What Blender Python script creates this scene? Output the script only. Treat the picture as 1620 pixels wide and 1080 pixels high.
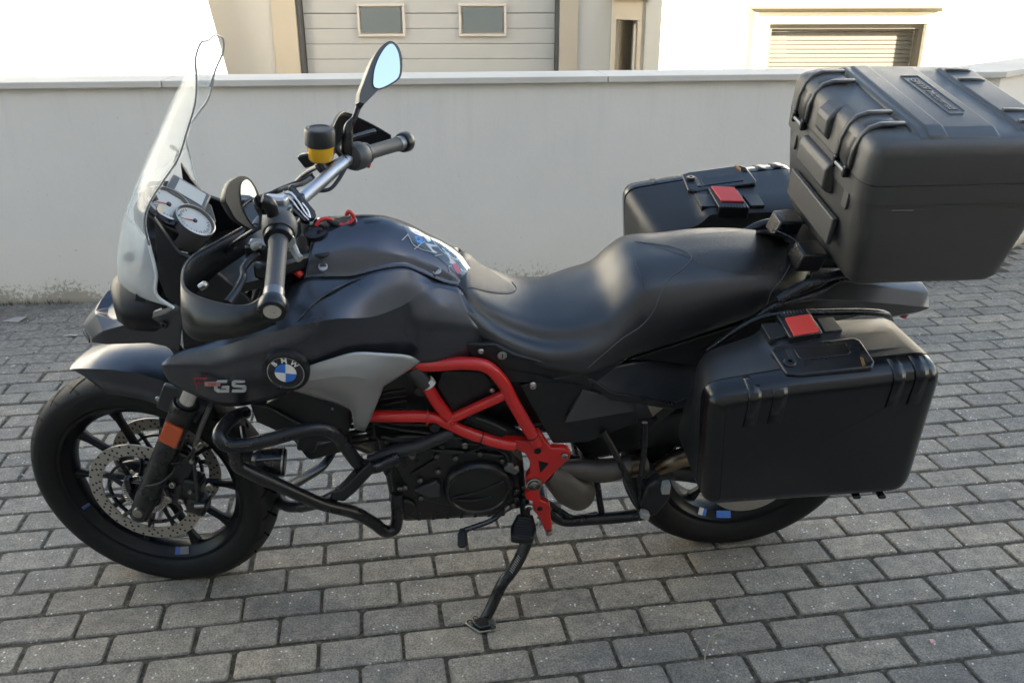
import bpy, bmesh, math, random
from mathutils import Vector, Matrix
random.seed(7)
for o in list(bpy.data.objects): bpy.data.objects.remove(o)
SC = bpy.context.scene
COL = SC.collection
R = math.radians

# ------------------------------------------------------------------ camera
FPX = 1390.0; PITCH = R(21.68); ROLL = R(-0.12); CAMZ = 1.5
cam = bpy.data.cameras.new('camera'); camo = bpy.data.objects.new('camera', cam); COL.objects.link(camo)
cam.sensor_width = 36.0; cam.lens = 36.0*FPX/1620.0; cam.clip_start = 0.02; cam.clip_end = 800
camo.location = (0, 0, CAMZ)
FW = Vector((0, math.cos(PITCH), -math.sin(PITCH)))
_r = Vector((1, 0, 0)); _u = _r.cross(FW)
RT = math.cos(ROLL)*_r + math.sin(ROLL)*_u
UP = -math.sin(ROLL)*_r + math.cos(ROLL)*_u
camo.matrix_world = Matrix(((RT.x, UP.x, -FW.x, 0), (RT.y, UP.y, -FW.y, 0), (RT.z, UP.z, -FW.z, CAMZ), (0, 0, 0, 1)))
SC.camera = camo

# ------------------------------------------------------------------ sky, sun, exposure
SUN_AZ = Vector((0.77, -0.64, 0)).normalized(); SUN_EL = R(22)
SUN_DIR = Vector((SUN_AZ.x*math.cos(SUN_EL), SUN_AZ.y*math.cos(SUN_EL), math.sin(SUN_EL)))
w = bpy.data.worlds.new('World'); SC.world = w; w.use_nodes = True
nt = w.node_tree; bgn = nt.nodes['Background']
sky = nt.nodes.new('ShaderNodeTexSky'); sky.sky_type = 'NISHITA'; sky.sun_disc = False
sky.sun_elevation = SUN_EL; sky.sun_rotation = math.atan2(SUN_AZ.x, SUN_AZ.y)
sky.air_density = 1.0; sky.dust_density = 1.0; sky.ozone_density = 1.0
nt.links.new(sky.outputs[0], bgn.inputs[0]); bgn.inputs[1].default_value = 0.075
sl = bpy.data.lights.new('sun', 'SUN'); sl.energy = 5.0; sl.angle = R(0.5); sl.color = (1.0, 0.93, 0.82)
so = bpy.data.objects.new('sun', sl); COL.objects.link(so)
so.rotation_euler = SUN_DIR.to_track_quat('Z', 'Y').to_euler()
SC.view_settings.view_transform = 'Standard'; SC.view_settings.look = 'None'
SC.view_settings.gamma = 1.0; SC.view_settings.use_curve_mapping = False
SC.view_settings.exposure = 2.85
SC.view_settings.use_white_balance = True; SC.view_settings.white_balance_temperature = 7050; SC.view_settings.white_balance_tint = 8   # camera set for open shade

# ------------------------------------------------------------------ pixel helpers (a ray of the photograph met with a plane of known depth)
CAM = Vector((0, 0, CAMZ))
def ray(px, py): return FW + RT*((px-810)/FPX) - UP*((py-540)/FPX)
def gnd(px, py, z=0.0):
    d = ray(px, py); return CAM + d*((z-CAMZ)/d.z)
def atY(px, py, Y):
    d = ray(px, py); return CAM + d*(Y/d.y)

# ------------------------------------------------------------------ materials
MATS = {}
def nodes(name):
    m = bpy.data.materials.new(name); m.use_nodes = True
    return m, m.node_tree, m.node_tree.nodes['Principled BSDF']
def mat(name, col, rough=0.5, metal=0.0, bump=0.0, bscale=300.0, var=0.0, vscale=8.0, spec=0.5, coat=0.0, rvar=0.0, aniso=None):
    if name in MATS: return MATS[name]
    m, t, b = nodes(name)
    b.inputs['Base Color'].default_value = (*col, 1); b.inputs['Roughness'].default_value = rough
    b.inputs['Metallic'].default_value = metal; b.inputs['Specular IOR Level'].default_value = spec
    b.inputs['Coat Weight'].default_value = coat; b.inputs['Coat Roughness'].default_value = 0.08
    tc = t.nodes.new('ShaderNodeTexCoord')
    if var or rvar:
        n = t.nodes.new('ShaderNodeTexNoise'); n.inputs['Scale'].default_value = vscale; n.inputs['Detail'].default_value = 6; n.inputs['Roughness'].default_value = 0.65
        t.links.new(tc.outputs['Object'], n.inputs['Vector'])
        if var:
            mx = t.nodes.new('ShaderNodeMix'); mx.data_type = 'RGBA'
            mx.inputs[6].default_value = tuple(max(0, c*(1-var)) for c in col)+(1,); mx.inputs[7].default_value = tuple(min(1, c*(1+var)) for c in col)+(1,)
            t.links.new(n.outputs['Fac'], mx.inputs[0]); t.links.new(mx.outputs[2], b.inputs['Base Color'])
        if rvar:
            mr = t.nodes.new('ShaderNodeMapRange'); mr.inputs['From Min'].default_value = 0.3; mr.inputs['From Max'].default_value = 0.7
            mr.inputs['To Min'].default_value = max(0.02, rough-rvar); mr.inputs['To Max'].default_value = min(1, rough+rvar)
            t.links.new(n.outputs['Fac'], mr.inputs['Value']); t.links.new(mr.outputs[0], b.inputs['Roughness'])
    if bump:
        n2 = t.nodes.new('ShaderNodeTexNoise'); n2.inputs['Scale'].default_value = bscale; n2.inputs['Detail'].default_value = 3
        t.links.new(tc.outputs['Object'], n2.inputs['Vector'])
        bp = t.nodes.new('ShaderNodeBump'); bp.inputs['Strength'].default_value = bump; bp.inputs['Distance'].default_value = 0.002
        t.links.new(n2.outputs['Fac'], bp.inputs['Height']); t.links.new(bp.outputs[0], b.inputs['Normal'])
    MATS[name] = m
    return m
def ramp(t, stops, src=None):
    r = t.nodes.new('ShaderNodeValToRGB'); e = r.color_ramp.elements
    while len(e) < len(stops): e.new(0.5)
    for el, (p, c) in zip(e, stops): el.position = p; el.color = (*c, 1) if len(c) == 3 else c
    if src is not None: t.links.new(src, r.inputs[0])
    return r
def noise(t, vec, scale, detail=4, rough=0.6):
    n = t.nodes.new('ShaderNodeTexNoise'); n.inputs['Scale'].default_value = scale; n.inputs['Detail'].default_value = detail; n.inputs['Roughness'].default_value = rough
    t.links.new(vec, n.inputs['Vector']); return n
def mixc(t, fac, a, b, mode='MIX'):
    m = t.nodes.new('ShaderNodeMix'); m.data_type = 'RGBA'; m.blend_type = mode
    for i, v in ((0, fac), (6, a), (7, b)):
        if hasattr(v, 'is_linked') or hasattr(v, 'links'): t.links.new(v, m.inputs[i])
        elif i == 0: m.inputs[0].default_value = v
        else: m.inputs[i].default_value = (*v, 1)
    return m.outputs[2]
def mth(t, op, a, b=None, clamp=False):
    m = t.nodes.new('ShaderNodeMath'); m.operation = op; m.use_clamp = clamp
    for i, v in ((0, a), (1, b)):
        if v is None: continue
        if hasattr(v, 'links'): t.links.new(v, m.inputs[i])
        else: m.inputs[i].default_value = v
    return m.outputs[0]

# ------------------------------------------------------------------ mesh helpers
def put(o, parent=None):
    COL.objects.link(o)
    if parent is not None: o.parent = parent
    return o
def finish(me, m, smooth, ang):
    me.materials.clear(); me.materials.append(m)
    if smooth:
        me.polygons.foreach_set('use_smooth', [True]*len(me.polygons))
        me.set_sharp_from_angle(angle=R(ang))
def mesh(name, verts, faces, m, parent=None, smooth=True, ang=35, fr=None, bevel=0, seg=2, solid=0, off=0.0, sub=0):
    me = bpy.data.meshes.new(name)
    vs = [tuple(fr @ Vector(v)) for v in verts] if fr is not None else [tuple(v) for v in verts]
    me.from_pydata(vs, [], faces); me.update()
    bm = bmesh.new(); bm.from_mesh(me); bmesh.ops.remove_doubles(bm, verts=bm.verts, dist=1e-6)
    if not solid: bmesh.ops.recalc_face_normals(bm, faces=bm.faces)
    bm.to_mesh(me); bm.free()
    finish(me, m, smooth, ang)
    o = bpy.data.objects.new(name, me); put(o, parent)
    if solid:
        s = o.modifiers.new('solid', 'SOLIDIFY'); s.thickness = abs(solid); s.offset = off if off else (1 if solid > 0 else -1)
    if sub:
        s = o.modifiers.new('sub', 'SUBSURF'); s.levels = sub; s.render_levels = sub
    if bevel:
        bvm = o.modifiers.new('bevel', 'BEVEL'); bvm.width = bevel; bvm.segments = seg; bvm.limit_method = 'ANGLE'; bvm.angle_limit = R(30); bvm.harden_normals = False
    return o
def empty(name, loc=(0, 0, 0), M=None):
    o = bpy.data.objects.new(name, None); o.empty_display_size = 0.1; COL.objects.link(o)
    if M is not None: o.matrix_world = M
    else: o.location = loc
    return o
def tag(o, label=None, cat=None, group=None, kind=None):
    if label: o['label'] = label
    if cat: o['category'] = cat
    if group: o['group'] = group
    if kind: o['kind'] = kind
    return o
def lift(o, par):
    o.matrix_parent_inverse = par.matrix_basis.inverted(); return o
class MB:
    """collects shapes into one mesh"""
    def __init__(s): s.v = []; s.f = []
    def add(s, v, f):
        k = len(s.v); s.v += [Vector(x) for x in v]; s.f += [[i+k for i in q] for q in f]; return s
    def box(s, c, d, M=None):
        x, y, z = (q/2 for q in d); c = Vector(c)
        vs = [Vector((a*x, b*y, e*z)) for a in (-1, 1) for b in (-1, 1) for e in (-1, 1)]
        vs = [c+(M @ q if M is not None else q) for q in vs]
        return s.add(vs, [[0, 1, 3, 2], [4, 6, 7, 5], [0, 4, 5, 1], [2, 3, 7, 6], [0, 2, 6, 4], [1, 5, 7, 3]])
    def tube(s, pts, r, n=12, spline=True, seg=6, closed=False, caps=True, flat=1.0):
        v, f = tube_geo(pts, r, n, spline, seg, closed, caps, flat); return s.add(v, f)
    def cyl(s, a, b, r, n=20, r2=None): return s.tube([a, b], [r, r if r2 is None else r2], n, False)
    def lathe(s, prof, c, axis, n=48, closed=False):
        v, f = lathe_geo(prof, c, axis, n, closed); return s.add(v, f)
    def poly(s, pts, ext):
        """extruded polygon: pts = list of points, ext = vector"""
        n = len(pts); ext = Vector(ext); pts = [Vector(p) for p in pts]
        return s.add(pts+[p+ext for p in pts], [list(range(n))[::-1], [n+i for i in range(n)]]+[[i, (i+1) % n, n+(i+1) % n, n+i] for i in range(n)])
    def obj(s, name, m, parent=None, **k): return mesh(name, s.v, s.f, m, parent, **k)
def catmull(pts, seg=6, closed=False):
    pts = [Vector(p) for p in pts]; n = len(pts); out = []
    if n < 3: return pts
    rng = range(n if closed else n-1)
    for i in rng:
        p1, p2 = pts[i], pts[(i+1) % n]
        p0 = pts[(i-1) % n] if (closed or i > 0) else p1*2-p2
        p3 = pts[(i+2) % n] if (closed or i+2 < n) else p2*2-p1
        a = max((p1-p0).length, 1e-6)**.5; b = max((p2-p1).length, 1e-6)**.5; c = max((p3-p2).length, 1e-6)**.5
        m1 = ((p1-p0)/a-(p2-p0)/(a+b)+(p2-p1)/b)*b; m2 = ((p2-p1)/b-(p3-p1)/(b+c)+(p3-p2)/c)*b
        for k in range(seg):
            t = k/seg; t2 = t*t; t3 = t2*t
            out.append(p1*(2*t3-3*t2+1)+m1*(t3-2*t2+t)+p2*(-2*t3+3*t2)+m2*(t3-t2))
    if not closed: out.append(pts[-1])
    return out
def fillet(pts, rad, seg=5):
    """polyline with rounded corners"""
    pts = [Vector(p) for p in pts]; out = [pts[0]]
    for i in range(1, len(pts)-1):
        a, b, c = pts[i-1], pts[i], pts[i+1]; u = (a-b); v = (c-b); d = min(rad, u.length*.45, v.length*.45)
        p = b+u.normalized()*d; q = b+v.normalized()*d
        for k in range(seg+1):
            t = k/seg; out.append(p*(1-t)**2+b*2*t*(1-t)+q*t*t)
    return out+[pts[-1]]
def tube_geo(pts, r, n=12, spline=True, seg=6, closed=False, caps=True, flat=1.0):
    rs = r if isinstance(r, (list, tuple)) else [r]*len(pts)
    if spline and len(pts) > 2:
        P4 = catmull(pts, seg, closed); rr = []
        for i in range(len(pts) if closed else len(pts)-1):
            for k in range(seg): rr.append(rs[i]+(rs[(i+1) % len(pts)]-rs[i])*k/seg)
        if not closed: rr.append(rs[-1])
        pts, rs = P4, rr
    pts = [Vector(p) for p in pts]; N = len(pts); v = []; f = []
    up = None
    for i, p in enumerate(pts):
        if closed: t = pts[(i+1) % N]-pts[i-1]
        else: t = pts[min(i+1, N-1)]-pts[max(i-1, 0)]
        t = t.normalized() if t.length > 1e-9 else Vector((1, 0, 0))
        if up is None:
            up = t.cross(Vector((0, 1, 0)) if abs(t.y) < .8 else Vector((1, 0, 0))).normalized()
        else:
            up = (up-t*up.dot(t)).normalized()
        sd = t.cross(up)
        for k in range(n):
            a = 2*math.pi*k/n; v.append(p+(up*math.cos(a)*flat+sd*math.sin(a))*rs[i])
    M = N if closed else N-1
    for i in range(M):
        for k in range(n):
            a = i*n+k; b = i*n+(k+1) % n; c = ((i+1) % N)*n+(k+1) % n; d = ((i+1) % N)*n+k
            f.append([a, b, c, d])
    if caps and not closed: f.append(list(range(n))[::-1]); f.append([(N-1)*n+k for k in range(n)])
    return v, f
def lathe_geo(prof, c, axis, n=48, closed=False):
    """prof = list of (radius, offset along axis)"""
    c = Vector(c); ax = Vector(axis).normalized()
    e1 = ax.cross(Vector((0, 0, 1)) if abs(ax.z) < .9 else Vector((1, 0, 0))).normalized(); e2 = ax.cross(e1)
    v = []; f = []; m = len(prof)
    for i in range(n):
        a = 2*math.pi*i/n; d = e1*math.cos(a)+e2*math.sin(a)
        for r, h in prof: v.append(c+d*r+ax*h)
    for i in range(n):
        j = (i+1) % n
        for k in range(m if closed else m-1):
            l = (k+1) % m; f.append([i*m+k, j*m+k, j*m+l, i*m+l])
    if not closed:
        if prof[0][0] > 1e-6: f.append([i*m for i in range(n)])
        if prof[-1][0] > 1e-6: f.append([i*m+m-1 for i in range(n)][::-1])
    return v, f
def grid_geo(rows, su=4, sv=4):
    """smooth surface through a control grid (rows of points, equal length)"""
    r1 = [catmull(r, su) for r in rows]
    cols = [catmull([r[i] for r in r1], sv) for i in range(len(r1[0]))]
    nu = len(cols); nv = len(cols[0])
    v = [c for col in cols for c in col]
    f = [[i*nv+j, i*nv+j+1, (i+1)*nv+j+1, (i+1)*nv+j] for i in range(nu-1) for j in range(nv-1)]
    return v, f
def loft_geo(rings, caps=True, closed=True):
    n = len(rings[0]); v = [p for r in rings for p in r]; f = []
    for i in range(len(rings)-1):
        for k in range(n if closed else n-1):
            f.append([i*n+k, i*n+(k+1) % n, (i+1)*n+(k+1) % n, (i+1)*n+k])
    if caps: f.append(list(range(n))[::-1]); f.append([(len(rings)-1)*n+k for k in range(n)])
    return v, f
def my(pts): return [Vector((p[0], -p[1], p[2])) for p in pts]
# ================================================================== GROUND AND PAVING
def m_ground():
    m, t, b = nodes('soil'); tc = t.nodes.new('ShaderNodeTexCoord'); v = tc.outputs['Object']
    n = noise(t, v, 60, 6, .7); n2 = noise(t, v, 7, 4)
    c = ramp(t, [(.32, (.025, .021, .016)), (.5, (.075, .064, .048)), (.68, (.24, .21, .165))], n.outputs['Fac'])
    c2 = mixc(t, mth(t, 'MULTIPLY', n2.outputs['Fac'], .7), c.outputs[0], (.085, .078, .060))
    t.links.new(c2, b.inputs['Base Color']); b.inputs['Roughness'].default_value = .95; b.inputs['Specular IOR Level'].default_value = .2
    bp = t.nodes.new('ShaderNodeBump'); bp.inputs['Strength'].default_value = .9; bp.inputs['Distance'].default_value = .006
    t.links.new(n.outputs['Fac'], bp.inputs['Height']); t.links.new(bp.outputs[0], b.inputs['Normal'])
    return m
def m_brick(island):
    m, t, b = nodes('concrete_paver'); tc = t.nodes.new('ShaderNodeTexCoord'); ge = t.nodes.new('ShaderNodeNewGeometry')
    if island: rnd = ge.outputs['Random Per Island']
    else:
        oi = t.nodes.new('ShaderNodeObjectInfo'); rnd = oi.outputs['Random']
    pos = ge.outputs['Position']
    base = ramp(t, [(0, (.222, .207, .182)), (.25, (.245, .228, .20)), (.5, (.285, .26, .22)), (.7, (.245, .229, .203)), (.88, (.27, .25, .215)), (1, (.325, .29, .238))], rnd)
    n = noise(t, pos, 190, 6, .85); n1 = noise(t, pos, 2.2, 3); n3 = noise(t, pos, 22, 5, .7)
    c = mixc(t, .8, base.outputs[0], ramp(t, [(.36, (.12, .12, .12)), (.5, (.5, .5, .5)), (.64, (.9, .89, .86))], n.outputs['Fac']).outputs[0], 'OVERLAY')
    c = mixc(t, .6, c, ramp(t, [(.32, (.27, .27, .28)), (.66, (.68, .66, .62))], n3.outputs['Fac']).outputs[0], 'OVERLAY')
    c = mixc(t, .7, c, ramp(t, [(.35, (.38, .38, .39)), (.65, (.62, .59, .54))], n1.outputs['Fac']).outputs[0], 'OVERLAY')
    # pale aggregate specks
    vo = t.nodes.new('ShaderNodeTexVoronoi'); vo.inputs['Scale'].default_value = 85; t.links.new(pos, vo.inputs['Vector'])
    nm = noise(t, pos, 9, 3)
    sp = mth(t, 'MULTIPLY', mth(t, 'LESS_THAN', vo.outputs['Distance'], .24), mth(t, 'GREATER_THAN', nm.outputs['Fac'], .50))
    vs = t.nodes.new('ShaderNodeSeparateColor'); t.links.new(vo.outputs['Color'], vs.inputs[0])
    sp = mth(t, 'MULTIPLY', sp, mth(t, 'GREATER_THAN', vs.outputs[0], .78))
    c = mixc(t, mth(t, 'MULTIPLY', sp, .9), c, (.72, .70, .66))
    tc2 = t.nodes.new('ShaderNodeSeparateXYZ'); t.links.new(tc.outputs['Object'], tc2.inputs[0])
    if not island:   # soil smeared over the rims of each paver
        ex = mth(t, 'MULTIPLY', mth(t, 'SUBTRACT', mth(t, 'ABSOLUTE', tc2.outputs[0]), .088), 80); ey = mth(t, 'MULTIPLY', mth(t, 'SUBTRACT', mth(t, 'ABSOLUTE', tc2.outputs[1]), .038), 80)
        ed = mth(t, 'MAXIMUM', ex, ey); ne = noise(t, pos, 70, 4, .8)
        em_ = ramp(t, [(.62, (0, 0, 0)), (.9, (1, 1, 1))], mth(t, 'ADD', mth(t, 'MULTIPLY', ed, .55), mth(t, 'SUBTRACT', ne.outputs['Fac'], .1)))
        c = mixc(t, mth(t, 'MULTIPLY', em_.outputs[0], .7), c, (.13, .115, .09))
    # rusty tint by the rear wheel and soil that spread from the foot of the wall
    px = t.nodes.new('ShaderNodeSeparateXYZ'); t.links.new(pos, px.inputs[0])
    wl = mth(t, 'SUBTRACT', px.outputs[1], mth(t, 'MULTIPLY', px.outputs[0], .097))
    lf = mth(t, 'MULTIPLY', mth(t, 'SUBTRACT', -.35, px.outputs[0]), .9, True)
    dirt = mth(t, 'MULTIPLY', mth(t, 'MULTIPLY', mth(t, 'SUBTRACT', wl, 2.95), .75, True), lf)
    dirt = mth(t, 'ADD', dirt, mth(t, 'MULTIPLY', mth(t, 'SUBTRACT', wl, 4.1), 1.6, True))
    nd = noise(t, pos, 6, 6, .75)
    dm = ramp(t, [(.66, (0, 0, 0)), (.82, (1, 1, 1))], mth(t, 'ADD', mth(t, 'MULTIPLY', dirt, .5), nd.outputs['Fac'])).outputs[0]
    dm = mth(t, 'MULTIPLY', dm, .8)
    dn = noise(t, pos, 45, 5, .7)
    dc = ramp(t, [(.3, (.09, .083, .072)), (.5, (.19, .178, .158)), (.7, (.36, .34, .305))], dn.outputs['Fac'])
    c = mixc(t, dm, c, dc.outputs[0])
    t.links.new(c, b.inputs['Base Color']); b.inputs['Roughness'].default_value = .82; b.inputs['Specular IOR Level'].default_value = .35
    bp = t.nodes.new('ShaderNodeBump'); bp.inputs['Strength'].default_value = .55; bp.inputs['Distance'].default_value = .0018
    ad = mth(t, 'ADD', n.outputs['Fac'], n3.outputs['Fac'])
    t.links.new(ad, bp.inputs['Height']); t.links.new(bp.outputs[0], b.inputs['Normal'])
    return m
def m_dust():
    m, t, b = nodes('dust'); ge = t.nodes.new('ShaderNodeNewGeometry'); v = ge.outputs['Position']
    n = noise(t, v, 90, 6, .8); n2 = noise(t, v, 9, 5, .7)
    c = ramp(t, [(.30, (.07, .063, .052)), (.48, (.19, .178, .158)), (.6, (.26, .247, .222)), (.72, (.46, .44, .40))], n.outputs['Fac'])
    c2 = mixc(t, ramp(t, [(.4, (0, 0, 0)), (.7, (1, 1, 1))], n2.outputs['Fac']).outputs[0], c.outputs[0], (.11, .10, .083))
    t.links.new(c2, b.inputs['Base Color']); b.inputs['Roughness'].default_value = .95; b.inputs['Specular IOR Level'].default_value = .2
    bp = t.nodes.new('ShaderNodeBump'); bp.inputs['Strength'].default_value = 1; bp.inputs['Distance'].default_value = .006
    t.links.new(n.outputs['Fac'], bp.inputs['Height']); t.links.new(bp.outputs[0], b.inputs['Normal'])
    return m
M_DUST = m_dust(); V3 = Vector
M_SOIL = m_ground(); M_BRK = m_brick(False); M_BRKI = m_brick(True)
g = mesh('ground', [(-400, -400, -.06), (400, -400, -.06), (400, 400, -.06), (-400, 400, -.06)], [[0, 1, 2, 3]], mat('earth', (.16, .15, .13), .95, var=.3, vscale=.6), smooth=False)
tag(g, kind='structure')
WA = Vector((-2.652, 4.302, 0)); WD = Vector((.9953, .0969, 0)).normalized(); WN = Vector((-WD.y, WD.x, 0))
pave = mesh('pavement', [(-7, -2.5, -.0045), (9, -2.5, -.0045), (9, 8, -.0045), (-7, 8, -.0045)], [[0, 1, 2, 3]], M_SOIL, smooth=False)
tag(pave, kind='structure')
BL, BW, BYAW, BO = .2045, .105, .1573, Vector((-.5575, 1.590, 0))
bu = Vector((math.cos(BYAW), math.sin(BYAW), 0)); bv = Vector((-bu.y, bu.x, 0))
def brick_geo(l, wd, h=.05, ch=.0035, jit=0.0, rr=random):
    """paver with worn corners and a chamfered, slightly uneven top edge; z = 0 is the top"""
    x, y = l/2, wd/2; j = lambda k=1: rr.uniform(-jit, jit)*k; c = lambda: rr.uniform(.004, .010)
    lo = []
    for sx, sy in ((-1, -1), (1, -1), (1, 1), (-1, 1)):
        a_, b_ = (sx*(x-c()), sy*y+j(.6)), (sx*x+j(.6), sy*(y-c()))
        lo += [a_, b_] if sx*sy < 0 else [b_, a_]
    n = len(lo)
    v = [(p, q, -h) for p, q in lo]+[(p, q, -ch*1.3) for p, q in lo]+[(p*(1-2*ch/l), q*(1-2*ch/wd), j(.25)) for p, q in lo]
    f = [[2*n+i for i in range(n)]]
    for i in range(n):
        k = (i+1) % n; f += [[i, k, n+k, n+i], [n+i, n+k, 2*n+k, 2*n+i]]
    return v, f
cells = []
for vi in range(-16, 46):
    for ui in range(-34, 46):
        u = ui+.5 if vi % 2 == 0 else ui+1.0
        p = BO+bu*(u*BL)+bv*(vi*BW)
        if (p-WA).dot(WN) > -.01 and p.x < 2.9: continue
        if p.x >= 2.5 and (p-Vector((2.58, 4.82, 0))).dot(Vector((-.68, .73, 0))) > 0: continue
        dv = p-CAM; z = dv.dot(FW)
        if z < .3: continue
        x_, y_ = 810+FPX*dv.dot(RT)/z, 540-FPX*dv.dot(UP)/z
        if x_ < -1500 or x_ > 3200 or y_ > 2600 or y_ < 200: continue
        vis = (-40 < x_ < 1660) and y_ < 1110
        # behind the motorcycle and its cases nothing of a paver shows
        hid = (300 < x_ < 980 and 350 < y_ < 600) or (1130 < x_ < 1440 and 480 < y_ < 780) or (120 < x_ < 330 and 575 < y_ < 650 and False)
        cells.append((vis and not hid, -z, p))
shown = sorted([c for c in cells if c[0]], key=lambda c: -c[1])[:300]
ids = set(id(c) for c in shown)
rb = random.Random(3)
proto = []
for i in range(24):
    v, f = brick_geo(BL-.0095+rb.uniform(-.0025, .002), BW-.0090+rb.uniform(-.002, .0015), jit=.0030, rr=rb)
    me = bpy.data.meshes.new('brick'); me.from_pydata(v, [], f); me.update(); me.materials.append(M_BRK); proto.append(me)
far = MB()
for c in cells:
    p = c[2]; rz = BYAW+rb.uniform(-.012, .012)+(math.pi if rb.random() < .5 else 0)
    M = Matrix.Translation(p+Vector((rb.uniform(-.002, .002), rb.uniform(-.002, .002), rb.uniform(-.0018, .0018)))) @ Matrix.Rotation(rz, 4, 'Z') @ Matrix.Rotation(rb.uniform(-.01, .01), 4, 'X') @ Matrix.Rotation(rb.uniform(-.006, .006), 4, 'Y')
    if id(c) in ids:
        o = bpy.data.objects.new('brick', rb.choice(proto)); COL.objects.link(o); o.parent = pave; o.matrix_world = M
    else:
        v, f = brick_geo(BL-.0095, BW-.0090, jit=.0028, rr=rb); far.add([M @ Vector(q) for q in v], f)
o = far.obj('brick_field', M_BRKI, pave, smooth=False); tag(o, kind='stuff')

# crumbs of soil, sand and dry leaf bits in the joints and along the foot of the wall
def crumbs(name, n, place, smin, smax, m, label, cat, rr):
    mb = MB()
    for _ in range(n):
        p = place(rr)
        if p is None: continue
        s = rr.uniform(smin, smax)*(1.6 if rr.random() < .08 else 1)
        a = [Vector((rr.uniform(-1, 1), rr.uniform(-1, 1), 0))*s for _ in range(3)]
        top = p+Vector((0, 0, s*rr.uniform(.25, .7)))
        mb.add([p+a[0], p+a[1], p+a[2], top], [[0, 1, 3], [1, 2, 3], [2, 0, 3], [0, 2, 1]])
    o = mb.obj(name, m, None, smooth=False); tag(o, label, cat, kind='stuff'); return o
rc = random.Random(11)
def in_joint(r):
    vi = r.randint(-8, 30); 
    if r.random() < .62: p = BO+bu*(r.uniform(-16, 26)*BL)+bv*((vi+.5)*BW+r.gauss(0, .003))
    else: p = BO+bu*((r.randint(-16, 26)+(0 if vi % 2 == 0 else .5))*BL+r.gauss(0, .003))+bv*((vi+r.uniform(-.5, .5))*BW)
    if (p-WA).dot(WN) > -.02 or p.y < .9: return None
    p.z = -.0042; return p
crumbs('joint_grit', 26000, in_joint, .0010, .0040, mat('grit', (.12, .105, .083), .95, var=.75, vscale=90), 'dark gritty soil and dry moss filling the joints between the pavers', 'grit', rc)
def by_wall(r):
    s = r.uniform(-3.2, 5.2); d = abs(r.gauss(0, .16)) if r.random() < .5 else abs(r.gauss(0, .55))
    if s > 1.6 and d > .25: return None
    p = WA+WD*s-WN*(d+.005); p.z = r.uniform(.0, .003)
    return p
crumbs('soil_litter', 7000, by_wall, .002, .009, mat('litter', (.12, .108, .088), .95, var=.7, vscale=60), 'loose soil, twigs and leaf litter along the foot of the low wall', 'soil', rc)
def pale(r):
    p = Vector((r.uniform(-2.6, .2), r.uniform(2.5, 4.2), .002)); return p if (p-WA).dot(WN) < -.02 and r.random() < .5 else None
crumbs('pale_chips', 420, pale, .003, .011, mat('chips', (.42, .40, .36), .9, var=.3, vscale=60), 'pale stone chips scattered over the dirty pavers by the wall', 'chips', rc)
# thin drift of soil over the pavers by the wall
sp_ = MB(); NX, NYs = 190, 60; rs_ = random.Random(21)
from mathutils import noise as mno
def soil_h(s, d):
    lim = .95 if s < 1.2 else max(.10, .95-(s-1.2)*.9)
    cov = max(0, 1-d/lim); n_ = mno.fractal(V3((s*3.1, d*3.1, 0)), .9, 2.1, 5)*.5+.5; n2_ = mno.fractal(V3((s*21, d*21, 3)), .8, 2.2, 3)
    return -.0075+.0085*cov**.5*(.45+1.0*n_)+.0012*n2_
for i in range(NX+1):
    for j in range(NYs+1):
        s = -3.4+5.0*i/NX; d = .004+1.0*(j/NYs)**1.15; p = WA+WD*s-WN*d; sp_.v.append(Vector((p.x+rs_.uniform(-.006, .006), p.y+rs_.uniform(-.005, .005), soil_h(s, d))))
sp_.f = [[i*(NYs+1)+j, i*(NYs+1)+j+1, (i+1)*(NYs+1)+j+1, (i+1)*(NYs+1)+j] for i in range(NX) for j in range(NYs)]
o = sp_.obj('soil_drift', M_DUST, None, ang=50); tag(o, 'dusty grey brown soil drifted over the pavers by the low wall', 'soil', kind='stuff')
# weeds
wd = MB(); rw = random.Random(5)
for _ in range(2600):
    s = rw.uniform(-3.2, 5.3); k = math.sin(s*9.1)+math.sin(s*23.7+1)+math.sin(s*3.3+2)
    if rw.random() > .38+.2*k: continue
    p = WA+WD*s-WN*rw.uniform(.002, .03); h = rw.uniform(.008, .03)*(1+.25*max(0, k)); t_ = Vector((rw.uniform(-.6, .6), rw.uniform(-.5, .1), 1)).normalized()*h
    sd = Vector((rw.uniform(-1, 1), rw.uniform(-1, 1), 0)).normalized()*rw.uniform(.001, .003)
    wd.add([p-sd, p+sd, p+t_*.6+sd*.7, p+t_], [[0, 1, 2], [0, 2, 3]])
o = wd.obj('weeds', mat('weed', (.075, .07, .045), .9, var=.6, vscale=25), None, smooth=False); tag(o, 'low dry brown weeds along the foot of the low wall', 'weeds', kind='stuff')

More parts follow.
